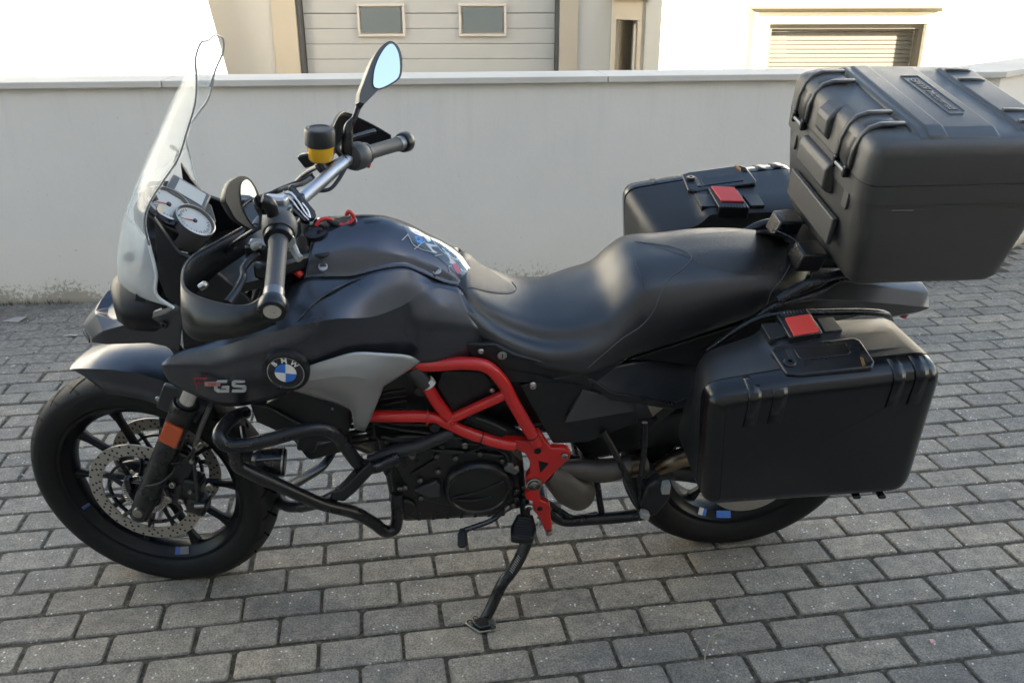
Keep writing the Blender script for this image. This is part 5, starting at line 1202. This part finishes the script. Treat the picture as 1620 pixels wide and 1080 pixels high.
# switches
for px, py, y, dx, m_ in ((442, 365, -.235, .012, K_REDP), (441, 374, -.24, .011, K_GREYP)):
    MB().box(S(px, py, y)+V((.0, -.004, .016)), (.013, .010, .012)).obj('switch_button', m_, hb, bevel=.002)
MB().tube(S3((457, 382, -.215), (464, 393, -.225), (470, 404, -.235), (475, 410, -.24)), [.006, .008, .007, .008], 8).obj('indicator_switch', K_GREYP, hb)
MB().tube(S3((400, 392, -.21), (407, 388, -.21), (412, 389, -.212)), [.007, .008, .005], 8).obj('flasher_switch', K_GREYP, hb)
MB().box(S(583, 257, .262), (.012, .010, .026), Matrix.Rotation(R(10), 3, 'Y')).obj('stop_switch', K_REDP, hb, bevel=.003)
MB().tube(S3((566, 232, .235), (574, 236, .247), (580, 242, .255)), [.004, .006, .004], 8).obj('start_switch', K_GREYP, hb)
# levers
MB().tube(S3((408, 402, -.21), (395, 412, -.23), (385, 425, -.25), (384, 440, -.28), (374, 460, -.31), (360, 480, -.345)), [.008, .007, .007, .007, .0075, .0085], 10).obj('clutch_lever', K_PLAS, hb)
MB().box(S(412, 396, -.19), (.05, .04, .035)).obj('clutch_mount', K_PLAS, hb, bevel=.006)
MB().tube(S3((545, 250, .205), (535, 236, .26), (548, 222, .30), (575, 212, .36), (592, 208, .40)), [.008, .007, .007, .0065, .0075], 10).obj('brake_lever', K_PLAS, hb)
# brake fluid reservoir
rs = empty('brake_reservoir'); rs.parent = hb
c = S(508, 252, .165); top = S(506, 214, .165); d = (top-c).normalized()
MB().lathe([(.018, -.006), (.025, -.002), (.0285, .004), (.030, .032), (.030, .036)], c, d, 28).obj('amber_cup', mat('amber_fluid_cup', (.78, .42, .02), .18, coat=.5, spec=.6), rs)
MB().lathe([(.031, .032), (.034, .035), (.034, .066), (.031, .071), (.024, .072), (.023, .0705), (.0, .0705)], c, d, 32).obj('cap', K_PLA, rs)
MB().tube(S3((505, 258, .15), (512, 268, .15), (530, 262, .18), (548, 252, .2)), .012, 10).obj('master_cylinder', K_PLAS, rs)
MB().poly(S3((468, 250, .15), (473, 246, .15), (492, 243, .15), (498, 262, .15), (482, 268, .15)), (0, .02, 0)).obj('cable_cover', K_PLAS, rs, bevel=.005)
MB().tube(S3((495, 280, .14), (498, 300, .11), (520, 300, .12), (535, 285, .15), (545, 268, .18), (550, 260, .2)), .0045, 8).obj('brake_line', K_RUB, hb)
MB().tube(S3((410, 312, .1), (430, 306, .1), (455, 297, .1), (480, 290, .1), (492, 282, .12)), .0055, 8).obj('cable', MATS['hose_sleeve_grey'], hb)
MB().tube(S3((405, 318, .06), (440, 300, .10), (470, 288, .12), (495, 276, .14)), .004, 8).obj('cable', K_RUB, hb)
# mirrors
def mirror(stem, outline, glass, c, n, depth, par):
    mr = empty('mirror'); mr.parent = par; n = V(n).normalized(); c = V(c)
    o = [PL(a, b, c, n, True) for a, b in catm2(outline, 3)][:-1]; cen = sum(o, V((0, 0, 0)))/len(o)
    rings = [[p+n*.003 for p in o], o, [cen+(p-cen)*.93-n*depth*.5 for p in o], [cen+(p-cen)*.62-n*depth for p in o]]
    v, f = loft_geo(rings); mesh('mirror_housing', v, f, K_PLA, mr, ang=50)
    gv = [PL(a, b, c+n*.0036, n, True) for a, b in catm2(glass, 3)][:-1]
    mesh('mirror_glass', gv+[p+n*.0012 for p in gv], [list(range(len(gv))), [len(gv)+i for i in range(len(gv))][::-1]]+[[i, (i+1) % len(gv), len(gv)+(i+1) % len(gv), len(gv)+i] for i in range(len(gv))], mat('mirror_silver', (.90, .92, .93), .012, 1.0), mr, smooth=False)
    MB().tube(stem[0], stem[1], 12).obj('mirror_stem', K_PLAS, mr)
    return mr
mirror((S3((552, 246, .215), (550, 232, .215), (550, 212, .22), (552, 200, .225), (560, 188, .235), (566, 172, .25), (570, 160, .262), (576, 148, .275)), [.014, .0135, .0125, .0105, .0065, .0065, .012, .014]),
       [(567, 163), (568, 150), (577, 125), (590, 92), (603, 74), (616, 66), (627, 72), (634, 88), (635, 110), (632, 124), (622, 133), (600, 142), (583, 158), (575, 165), (567, 163)],
       [(590, 132), (592, 112), (600, 90), (612, 73), (620, 70), (628, 80), (632, 100), (630, 122), (618, 132), (600, 140), (592, 138), (590, 132)], S(610, 105, .32), (.78, -.30, .60), .035, hb)
mirror((S3((414, 318, -.245), (425, 322, -.24), (432, 338, -.235), (436, 356, -.235), (440, 366, -.232)), [.014, .013, .012, .011, .013]),
       [(360, 327), (355, 318), (358, 300), (364, 287), (377, 279), (390, 281), (403, 297), (411, 323), (412, 348), (408, 364), (398, 363), (385, 357), (370, 345), (360, 327)],
       [(384, 330), (380, 308), (382, 289), (390, 284), (401, 297), (408, 323), (409, 346), (406, 360), (396, 352), (384, 330)], S(398, 322, -.27), (.97, -.12, .16), .022, hb)
# hand guards
T_ = [(388, 358, -.14), (345, 382, -.20), (303, 408, -.27), (290, 434, -.33), (296, 460, -.375), (350, 481, -.410), (393, 483, -.420), (416, 470, -.416)]
M_ = [(388, 388, -.15), (340, 418, -.205), (300, 453, -.275), (289.5, 485, -.332), (298, 509, -.382), (350, 517, -.416), (400, 506, -.424), (430, 494, -.414)]
L_ = [(388, 402, -.145), (340, 436, -.195), (303, 476, -.262), (292, 512, -.318), (312, 536, -.374), (360, 534, -.408), (400, 525, -.418), (438, 511, -.412)]
rows = [S3(*T_), S3(*M_)]; r2 = [S3(*M_), S3(*L_)]
v1, f1 = patch(rows, 5, 3); v2, f2 = patch(r2, 5, 3)
K_GRD = mat('guard_plastic', (.008, .008, .009), .36, rvar=.05)
mb = MB().add(v1, f1).add(v2, f2); mesh('hand_guard', mb.v, mb.f, K_GRD, hb, ang=25, solid=.004)
MB().tube(S3(*T_), .0026, 8).obj('guard_rim', K_GRD, hb)
RT2 = S3((520, 214, .19), (527, 198, .24), (536, 182, .31), (547, 178, .36), (575, 191, .405), (600, 204, .43), (618, 215, .444))
RM2 = S3((516, 245, .19), (520, 232, .24), (527, 215, .31), (538, 208, .36), (567, 214, .405), (595, 222, .43), (622, 226, .444))
RL2 = S3((514, 268, .19), (518, 258, .24), (526, 246, .31), (540, 240, .36), (565, 238, .405), (592, 236, .43), (624, 236, .444))
v1, f1 = patch([RT2, RM2, RL2], 5, 4); mesh('hand_guard', v1, f1, K_GRD, hb, ang=40, solid=-.004)
MB().tube(RT2, .0026, 8).obj('guard_rim', K_GRD, hb)
for s_ in (-1, 1):
    q = [V((p.x, p.y*-s_, p.z)) for p in S3((388, 372, -.145), (372, 392, -.16), (362, 398, -.18), (372, 384, -.19), (400, 366, -.19), (420, 355, -.18))]
    MB().tube(q, .008, 10, flat=.6).obj('guard_mount', K_PLAS, hb)
MB().lathe([(.007, 0), (.007, .012), (.004, .016), (0, .016)], S(316, 455, -.34), V((.7, .3, .4)), 12).obj('guard_bolt', K_BOLT, hb)
# top clamp, risers, phone holder, ignition
MB().poly([V((x, y, 1.0)) for x, y in ((.40, -.13), (.44, -.14), (.50, -.06), (.50, .06), (.44, .14), (.40, .13))], (0, 0, .035)).obj('top_clamp', K_PLAS, hb, bevel=.008)
for yy in (-.04, .04):
    p = (rt[0]+rt[1])/2; MB().cyl(V((.455, yy, 1.03)), V((p.x, yy, p.z+.012)), .017, 16).obj('bar_riser', K_ALU, hb)
    MB().box(V((p.x, yy, p.z+.006)), (.048, .030, .034)).obj('riser_clamp', K_PLAS, hb, bevel=.006)
for a_ in ((.1, 1), (-.1, 1)):
    MB().cyl(V((.428, a_[0], 1.034)), V((.424, a_[0], 1.05)), .018, 18).obj('fork_cap', K_ALU, hb)
ph = empty('phone_holder'); ph.parent = hb
cpl = S(472, 322, .02); npl = V((.42, -.62, .66)).normalized()
def pq(pts): return [PL(a, b, cpl, npl, True) for a, b in pts]
MB().poly(pq([(456, 296), (461, 291), (466, 294), (499, 333), (501, 341), (497, 347), (490, 347)]), npl*-.016).obj('holder_jaw', K_PLAS, ph, bevel=.003)
MB().poly(pq([(438, 313), (443, 308), (448, 312), (492, 349), (488, 352), (480, 350)]), npl*-.016).obj('holder_jaw', K_PLAS, ph, bevel=.003)
MB().tube([p+npl*.002 for p in pq([(447, 304), (460, 308), (472, 320), (482, 336), (490, 345), (487, 334), (478, 322)])], .0026, 8).obj('holder_spring', K_CHR, ph)
MB().tube([p+npl*.002 for p in pq([(446, 306), (462, 318), (474, 334), (488, 349)])], .0022, 8).obj('holder_spring', K_CHR, ph)
MB().poly(pq([(444, 310), (455, 302), (462, 303), (474, 316), (458, 314)]), npl*-.004).obj('holder_plate', K_ALU, ph, bevel=.001)
MB().box(S(436, 325, .03), (.05, .05, .03)).obj('holder_base', K_PLAS, ph, bevel=.004)
MB().cyl(S(432, 330, .02), S(444, 322, .02), .010, 14).obj('clamp_bolt', K_CHR, hb)
MB().box(S(438, 322, .0), (.05, .03, .035)).obj('bar_clamp_cap', K_ALU, hb, bevel=.006)
MB().box(S(462, 360, -.05), (.03, .035, .04)).obj('accessory_switch', K_PLAS, hb, bevel=.006)
# front of the tank: ignition panel and filler
rings = []
for x, hw, z0, z1 in ((.44, .085, .90, .985), (.49, .095, .90, 1.005), (.53, .099, .91, 1.026), (.57, .10, .92, 1.03)):
    rings.append([V((x, y, z)) for y, z in ((-hw, z0), (-hw, z1-.03), (-hw*.8, z1-.008), (-hw*.4, z1), (0, z1+.002), (hw*.4, z1), (hw*.8, z1-.008), (hw, z1-.03), (hw, z0))])
v, f = loft_geo(rings); tp = mesh('tank_front_panel', v, f, K_PLA, bike, ang=40)
TT = bvh(tank)
MB().lathe([(.026, -.03), (.026, .004), (.019, .006), (.017, .002), (0, .002)], P(500, 367, -.03), V((-.1, -.15, 1)), 24).obj('ignition_lock', K_PLAS, bike)
MB().lathe([(.027, -.02), (.027, -.010), (.024, -.007), (0, -.006)], P(508, 388, -.06), V((-.1, -.2, 1)), 24).obj('filler_cap', K_PLAS, bike)
for px, py in ((511, 422), (691, 428), (558, 350)):
    p = onm(TT, px, py, .001); MB().lathe([(.010, -.004), (.010, .0015), (.0075, .002), (.0065, -.001), (0, -.001)], p, V((0, -.55, .83)), 18).obj('cover_screw', K_STEEL, bike)
MB().tube(P3((456, 418, -.085), (468, 428, -.09), (478, 436, -.095)), .009, 10).obj('frame_head_tube', K_RED, bike)
# glossy tank pad: clear film over the rear of the tank
def tskin(name, top, bot, m, lift_, n=10):
    t1, b1 = catm2(top, 5), catm2(bot, 5); k = min(len(t1), len(b1)); v = []
    for j in range(n+1):
        for i in range(k):
            a, b = t1[i], b1[i]; t = j/n; v.append(onm(TT, a[0]+(b[0]-a[0])*t, a[1]+(b[1]-a[1])*t, lift_))
    return mesh(name, v, [[j*k+i, j*k+i+1, (j+1)*k+i+1, (j+1)*k+i] for j in range(n) for i in range(k-1)], m, tp_, ang=80)
tp_ = empty('tank_pad'); tp_.parent = bike
K_FILM = mat('gloss_film', (.030, .033, .040), .05, coat=1.0, spec=.9)
tskin('pad_film', [(637, 356), (660, 364), (690, 378), (715, 394), (735, 410), (752, 430)], [(650, 380), (668, 392), (690, 405), (706, 418), (722, 432), (744, 436)], K_FILM, .0014)
def dec(name, pts, m, lift_=.0022):
    v = [onm(TT, a, b, lift_) for a, b in pts]; return mesh(name, v, [list(range(len(v)))], m, tp_, smooth=False)
K_PB = mat('pad_blue', (.04, .26, .68), .2, coat=.5); K_PW = mat('pad_white', (.60, .60, .57), .25, coat=.5); K_PR = mat('pad_red', (.60, .10, .12), .3, coat=.5); K_PC = mat('pad_pale_blue', (.42, .58, .62), .25, coat=.5)
dec('pad_print', [(656, 374), (664, 373), (669, 380), (667, 386), (660, 383)], K_PB)
dec('pad_print', [(670, 374), (677, 373), (682, 381), (677, 383)], K_PC)
dec('pad_print', [(672, 384), (690, 388), (708, 402), (722, 416), (715, 418), (700, 408), (684, 398)], K_PW)
dec('pad_print', [(716, 418), (722, 416), (729, 430), (725, 434), (720, 428)], K_PR)
dec('pad_print', [(722, 408), (732, 412), (744, 426), (740, 431), (730, 428)], K_PC)
dec('pad_print', [(698, 392), (712, 396), (726, 408), (720, 412), (708, 402)], K_PC)
dec('pad_print', [(646, 362), (660, 366), (676, 373), (668, 374), (655, 369)], K_PW)
for pts in ([(636, 380), (645, 371)], [(655, 395), (668, 384), (672, 382)], [(688, 405), (700, 402)], [(712, 431), (710, 422), (714, 420)], [(645, 370), (655, 388), (675, 397), (690, 400)], [(680, 375), (700, 398), (728, 414)], [(690, 378), (703, 392)]):
    MB().tube([onm(TT, a, b, .002) for a, b in (catm2(pts, 4) if len(pts) > 2 else pts)], .0009, 6, False).obj('pad_line', K_PW, tp_)
# red key strap lying by the ignition
ky = empty('key_strap'); ky.matrix_world = Matrix.Translation(BM @ P(520, 352, -.01)); tag(ky, 'red looped key strap hanging from the ignition in front of the tank', 'key strap')
def wpts(pts): return [BM @ P(*p) for p in pts]
K_STRAP = mat('red_strap', (.55, .035, .03), .5)
lift(MB().tube(wpts([(500, 357, -.025), (506, 349, -.02), (516, 346, -.015), (526, 349, -.01)]), .0075, 10, flat=.6).obj('strap', K_STRAP, ky), ky)
lift(MB().tube(wpts([(534, 354, -.01), (545, 356, -.01), (555, 351, -.005), (559, 344, .0), (557, 338, .0), (551, 335, .0), (548, 340, .0)]), .0065, 10, flat=.7).obj('strap', K_STRAP, ky), ky)
lift(MB().tube(wpts([(519, 347, -.012), (527, 351, -.01), (536, 355, -.01)]), .010, 10, flat=.7).obj('key_head', K_RUB, ky), ky)
# ================================================================== LUGGAGE CASES
def rpoly(cor, seg=5):
    """closed outline with rounded corners: (x, z, radius)"""
    out = []; n = len(cor)
    for i in range(n):
        a = V((cor[i-1][0], 0, cor[i-1][1])); b = V((cor[i][0], 0, cor[i][1])); c = V((cor[(i+1) % n][0], 0, cor[(i+1) % n][1])); r_ = cor[i][2]
        u = a-b; w_ = c-b; d = min(r_, u.length*.48, w_.length*.48); p = b+u.normalized()*d; q = b+w_.normalized()*d
        for k in range(seg+1):
            t = k/seg; out.append(p*(1-t)**2+b*2*t*(1-t)+q*t*t)
    return out
def inset(pts, d):
    c = sum(pts, V((0, 0, 0)))/len(pts); n = len(pts); out = []
    for i in range(n):
        t = (pts[(i+1) % n]-pts[i-1]); t = V((t.x, 0, t.z)).normalized(); nn = V((t.z, 0, -t.x))
        if nn.dot(c-pts[i]) < 0: nn = -nn
        out.append(pts[i]+nn*d)
    return out
K_CASE = mat('case_plastic', (.006, .006, .0065), .20, bump=.1, bscale=900, rvar=.01, vscale=14)
K_CASEB = mat('case_body_plastic', (.022, .0215, .021), .34, bump=.35, bscale=700, rvar=.06, vscale=6)
def q3(px, py, y): p = P(px, py, y); return (p.x, p.z)
YO = -.45
YS = -.400
LID = [(q3(1119, 640, YO)[0], q3(1119, 605, YS)[1], .040), (*q3(1240, 584, YS), .02), (*q3(1255, 582, YS), .02), (q3(1492, 600, YO)[0], q3(1489, 555, YS)[1], .045), (*q3(1438, 782, YO), .055), (*q3(1112, 805, YO), .035)]
BOD = [(*q3(1106, 552, -.225), .035), (*q3(1190, 524, -.225), .02), (*q3(1208, 506, -.225), .02), (*q3(1420, 496, -.225), .05), (1.745, .63, .05), (1.285, .61, .04)]
def side_case(s_, label):
    """s_ = +1 left as traced, -1 right twin"""
    root = empty('side_case', M=BM @ Matrix.Translation((1.48, -.33*s_, .60+(.026 if s_ < 0 else 0)))); tag(root, label, 'luggage case', 'luggage cases on the motorcycle')
    off = V((1.48, -.33*s_, .60))
    def T(p): return V((p[0], p[1]*s_, p[2]))-off
    def M(name, v, f, m, par=root, **k): return mesh(name, [T(p) for p in v], f, m, par, **k)
    lo = rpoly(LID); bo = rpoly(BOD)
    def Yv(ps, y): return [V((p.x, y, p.z)) for p in ps]
    mid = [a*.75+b*.25 for a, b in zip(lo, bo)]
    rings = [Yv(inset(lo, .034), YO-.004), Yv(inset(lo, .018), YO-.001), Yv(inset(lo, .007), YO+.008), Yv(inset(lo, .001), YO+.022), Yv(lo, YO+.040), Yv(lo, YS), Yv(inset(lo, .010), YS+.001)]
    v, f = loft_geo(rings); tv, tf = list(v), [list(q) for q in f]; lid = M('lid', v, f, K_CASE, ang=50)
    rings = [Yv(inset([a*.97+b*.03 for a, b in zip(lo, bo)], .010), YS+.002), Yv(inset([a*.95+b*.05 for a, b in zip(lo, bo)], -.001), YS+.0045), Yv(inset([a*.78+b*.22 for a, b in zip(lo, bo)], -.002), -.37), Yv([a*.4+b*.6 for a, b in zip(lo, bo)], -.30), Yv(bo, -.24), Yv(inset(bo, .012), -.225)]
    v, f = loft_geo(rings); k0 = len(tv); tv += list(v); tf += [[i+k0 for i in q] for q in f]; body = M('shell', v, f, K_CASEB, ang=45)
    tl = BVHTree.FromPolygons(tv, [tuple(q) for q in tf])
    def OC(px, py, h=0): return onm(tl, px, py)+V((-.03, -.10, 1)).normalized()*h
    # raised straps over the top edge of the lid
    for x0, x1 in ((1184, 1204), (1222, 1244), (1408, 1426), (1442, 1462)):
        def tp_at(px): return 604+(px-1121)*(560-604)/(1489-1121)
        pts = []
        for px in (x0, x1):
            t = (px-1121)/(1489-1121); pa = lerp2(lo, bo, t, .93); pts.append(pa)
        band = []
        for xa in pts:
            col_ = []
            for y, dz in ((YS-.002, .0018), (YO+.038, .0018), (YO+.020, .0004), (YO+.007, -.0052), (YO-.0012, -.016), (YO-.0030, -.030), (YO-.0032, -.082)):
                col_.append(V((xa[0], y-(.0015 if dz < 0 else 0), xa[1]+dz)))
            band.append(col_)
        v = band[0]+band[1]; n = len(band[0]); M('lid_strap', v, [[i, i+1, n+i+1, n+i] for i in range(n-1)], K_CASE, lid, ang=50, solid=.0018*s_)
    # handle lying in its recess across lid and shell
    up_n = V((-.04, -.12, 1)).normalized()
    def plane3(*px3):
        a_, b_, c_ = (OC(*q_) for q_ in px3); n_ = (b_-a_).cross(c_-a_).normalized(); n_ = n_ if n_.z > 0 else -n_; return a_, n_
    PH = plane3((1235, 562), (1345, 552), (1290, 586)); PLv = plane3((1225, 522), (1320, 510), (1270, 545))
    def slab2(name, pts, h0, h1, m, par=root, pln=None, **k):
        c_, n_ = pln or PH
        q = [PL(a_, b_, c_+n_*h1, n_) for a_, b_ in pts]; v, f = plate(q, n_*(h0-h1)); return M(name, v, f, m, par, **k)
    hd = slab2('carry_handle', [(1219, 554), (1226, 547), (1352, 533), (1362, 538), (1384, 571), (1380, 580), (1264, 592), (1244, 590)], -.02, .006, K_PLAS, bevel=.004, seg=3)
    slab2('handle_inlay', [(1255, 551), (1338, 542), (1346, 556), (1342, 560), (1274, 568), (1264, 565)], .0058, .0078, K_CASE, hd, bevel=.001)
    slab2('handle_inlay', [(1243, 553), (1252, 551), (1262, 572), (1252, 573)], .0058, .0078, K_CASEB, hd, bevel=.001)
    mb = MB().lathe([(.0125, -.012), (.0125, .010), (.010, .012), (.0045, .012), (.0045, .008), (0, .008)], PL(1248, 578, *PH), up_n, 20); M('case_lock', mb.v, mb.f, K_PLAS, hd)
    slab2('handle_spring', [(1361, 563), (1366, 566), (1369, 576), (1365, 577)], .005, .0095, mat('brass_spring', (.55, .30, .10), .35, .8), hd)
    slab2('handle_notch', [(1362, 561), (1370, 559), (1378, 568), (1371, 575)], .005, .0075, K_HOLE, hd)
    lv = slab2('release_lever', [(1228, 497), (1278, 489), (1302, 525), (1250, 533)], -.02, .014, K_PLAS, pln=PLv, bevel=.003)
    slab2('red_button', [(1242, 502), (1281, 496), (1297, 523), (1256, 530)], .0135, .018, K_REDP, lv, pln=PLv, bevel=.0015)
    for k in range(9):
        a = PL(1234+k*5.0, 494.5-k*.75, PLv[0]+PLv[1]*.0145, PLv[1]); b = PL(1238+k*5.0, 500-k*.75, PLv[0]+PLv[1]*.0145, PLv[1])
        mb = MB().tube([a, b], .0014, 6, False); M('lever_rib', mb.v, mb.f, K_PLAS, lv)
    slab2('lever_guard', [(1204, 512), (1231, 509), (1248, 530), (1218, 536)], -.01, .005, K_CASEB, lv, pln=PLv, bevel=.0015)
    slab2('lever_guard', [(1292, 503), (1318, 501), (1333, 521), (1305, 524)], -.01, .005, K_CASEB, lv, pln=PLv, bevel=.0015)
    # feet and hinges under the lid
    for px in (1360, 1400):
        mb = MB().box(V((q3(px, 786, YO)[0], YO+.02, q3(px, 786, YO)[1]-.008)), (.018, .03, .010)); M('hinge', mb.v, mb.f, K_CASE, lid, bevel=.004)
    return root
def lerp2(lo, bo, t, w_):
    """point on the top edge of the case outline, between front (0) and rear (1)"""
    a = V((LID[0][0], 0, LID[0][1])); b = V((LID[3][0], 0, LID[3][1])); p = a+(b-a)*t; return (p.x, p.z)
def bvh2(a, b, off): return None
side_case(1, 'black side case on the near side of the motorcycle, red latch button on top')
side_case(-1, 'black side case on the far side, behind the seat and against the wall')

K_TOP = mat('top_case_plastic', (.058, .057, .054), .38, bump=.35, bscale=700, rvar=.06, vscale=5, spec=.6)
# ---- top case
TX, TZ = 1.60, 1.0
tc = empty('top_case', M=BM @ Matrix.Translation((1.78, 0, .992))); tag(tc, 'large black top case with ribbed lid on the rear rack above the seat', 'luggage case', 'luggage cases on the motorcycle')
TOFF = V((1.78, 0, .992))
def TM(name, v, f, m, par=tc, **k): return mesh(name, [V(p)-TOFF for p in v], f, m, par, **k)
def rr2(x0, x1, w_, z, rad=.035, seg=5):
    cor = [(x0, -w_), (x1, -w_), (x1, w_), (x0, w_)]; out = []
    for i in range(4):
        a = V((*cor[i-1], 0)); b = V((*cor[i], 0)); c = V((*cor[(i+1) % 4], 0)); p = b+(a-b).normalized()*rad; q = b+(c-b).normalized()*rad
        for k in range(seg+1):
            t = k/seg; e = p*(1-t)**2+b*2*t*(1-t)+q*t*t; out.append(V((e.x, e.y, z)))
    return out
fx0 = P(1350, 450, -.20).x; 
rings = [rr2(1.645, 1.945, .178, .992), rr2(1.632, 1.958, .192, .996), rr2(1.624, 1.966, .200, 1.010), rr2(1.602, 1.985, .212, 1.135, .04), rr2(1.592, 1.990, .216, 1.195, .04), rr2(1.588, 1.994, .220, 1.197, .04), rr2(1.586, 1.996, .221, 1.238, .04)]
v, f = loft_geo(rings); tb = TM('shell', v, f, K_TOP, ang=30)
rings = [rr2(1.585, 1.997, .222, 1.240, .042), rr2(1.5855, 1.9965, .2215, 1.298, .042), rr2(1.589, 1.993, .2185, 1.314, .044), rr2(1.598, 1.985, .2105, 1.3245, .044), rr2(1.612, 1.972, .199, 1.3305, .042), rr2(1.66, 1.93, .16, 1.332, .04)]
v, f = loft_geo(rings); lid = TM('lid', v, f, K_TOP, ang=50)
# raised middle band with lettering, and rear band
def slab(name, x0, x1, z0, z1, w_, sl=.010, m=K_TOP, par=lid, drop=.016):
    v = [];
    ys = [-w_-.020, -w_-.010, -w_+.02, w_-.02, w_+.010, w_+.020]; zz = [z1-.024, z1-.010, z1, z1, z1-.010, z1-.024]
    for y, z in zip(ys, zz): v += [V((x0, y, z0-.02)), V((x0+sl*.3, y, z-sl*.55)), V((x0+sl, y, z)), V((x1-sl, y, z)), V((x1-sl*.3, y, z-sl*.55)), V((x1, y, z0-.02))]
    f = [[i*6+j, i*6+j+1, (i+1)*6+j+1, (i+1)*6+j] for i in range(5) for j in range(5)]+[[0, 1, 2, 3, 4, 5], [35, 34, 33, 32, 31, 30]]
    return TM(name, v, f, m, par, ang=28, bevel=.002)
slab('lid_band', 1.672, 1.852, 1.318, 1.3405, .192); slab('lid_band', 1.896, 1.985, 1.312, 1.3375, .188)
slab('lid_band', 1.690, 1.745, 1.325, 1.3440, .190)
# embossed name panel
cx, cz = 1.803, 1.3410
fr2 = [(-.108, -.020), (-.108, .020), (.098, .020), (.112, .008), (.112, -.020)]
pts = [V((cx+b, -a, cz)) for a, b in fr2]
MBf = MB().tube(pts, .0012, 6, False, closed=True); TM('name_panel_rim', MBf.v, MBf.f, K_TOP, lid)
v, f = text_geo('BMW Motorrad', .0275, .0016, .0002, 0, .98)
vs = [V((cx, 0, cz))+V((0, -1, 0))*(q.x)+V((1, 0, 0))*q.y+V((0, 0, 1))*q.z for q in v]
TM('embossed_lettering', vs, f, K_TOP, lid, smooth=False)
# clasp straps over the front and rear edges
for yy in (-.150, -.090, .090, .150):
    for sgn, x_, xi in ((1, 1.585, 1.672), (-1, 1.997, 1.91)):
        w_ = .0055; prof_ = [(x_-.003*sgn, 1.246), (x_-.004*sgn, 1.285), (x_+.004*sgn, 1.313), (x_+.018*sgn, 1.330), (x_+.038*sgn, 1.3375), (xi, 1.3385)]
        v = [V((a, yy+e*w_, b)) for e in (-1, 1) for a, b in prof_]; n = len(prof_)
        TM('lid_strap', v, [[i, i+1, n+i+1, n+i] for i in range(n-1)], K_TOP, lid, ang=60, solid=-.007, off=0.01)
for yc in (-.12, .12):
    for sgn, x_, xi in ((1, 1.585, 1.66), (-1, 1.997, 1.92)):
        prof_ = [(x_-.001*sgn, 1.246), (x_-.002*sgn, 1.285), (x_+.006*sgn, 1.311), (x_+.019*sgn, 1.3275), (x_+.038*sgn, 1.3345), (xi, 1.3352)]
        v = [V((a, yc+e*.024, b)) for e in (-1, 1) for a, b in prof_]; n = len(prof_)
        TM('strap_pad', v, [[i, i+1, n+i+1, n+i] for i in range(n-1)], K_TOP, lid, ang=60, solid=-.004, off=0.01)
    for e in (-1, 1):
        mb = MB().box((1.580, yc+e*.026, 1.238), (.014, .012, .026)); TM('hinge_lug', mb.v, mb.f, K_CASE, lid, bevel=.003)
    mb = MB().cyl(V((1.578, yc-.030, 1.236)), V((1.578, yc+.030, 1.236)), .0045, 10); TM('hinge_pin', mb.v, mb.f, K_STEEL, lid)
# front grip on the lid and the latch plate below
v, f = loft_geo([[V((x, y, z)) for x, z in ((1.588, 1.25), (1.574, 1.262), (1.572, 1.30), (1.590, 1.322), (1.615, 1.332), (1.62, 1.30))] for y in (-.030, -.022, .022, .030)])
TM('lid_grip', v, f, K_TOP, lid, bevel=.006)
v, f = loft_geo([[V((x, y, z)) for x, z in ((1.600, 1.150), (1.585, 1.155), (1.572, 1.165), (1.570, 1.208), (1.578, 1.222), (1.595, 1.224))] for y in (-.078, -.070, .070, .078)])
TM('latch_handle', v, f, K_TOP, tb, bevel=.005, seg=3)
v, f = plate([V((1.6015, y, z)) for y, z in ((-.125, 1.055), (.125, 1.055), (.125, 1.118), (-.125, 1.118))], (-.012, 0, 0)); TM('front_plate', v, f, K_TOP, tb, bevel=.003)
for y in (-.150, .150):
    v, f = plate([V((1.596, y+a, z)) for a, z in ((-.012, 1.158), (.012, 1.158), (.012, 1.215), (-.012, 1.215))], (-.006, 0, 0)); TM('shell_rib', v, f, K_TOP, tb, bevel=.002)
for px, py, L in ((1411, 333, .045), (1598, 293, .03)):
    a = P(px, py, -.2185); mb = MB().tube([a, a+V((L, 0, -.001))], .0007, 5, False); TM('scratch', mb.v, mb.f, mat('scratch_grey', (.20, .20, .19), .6), tb)
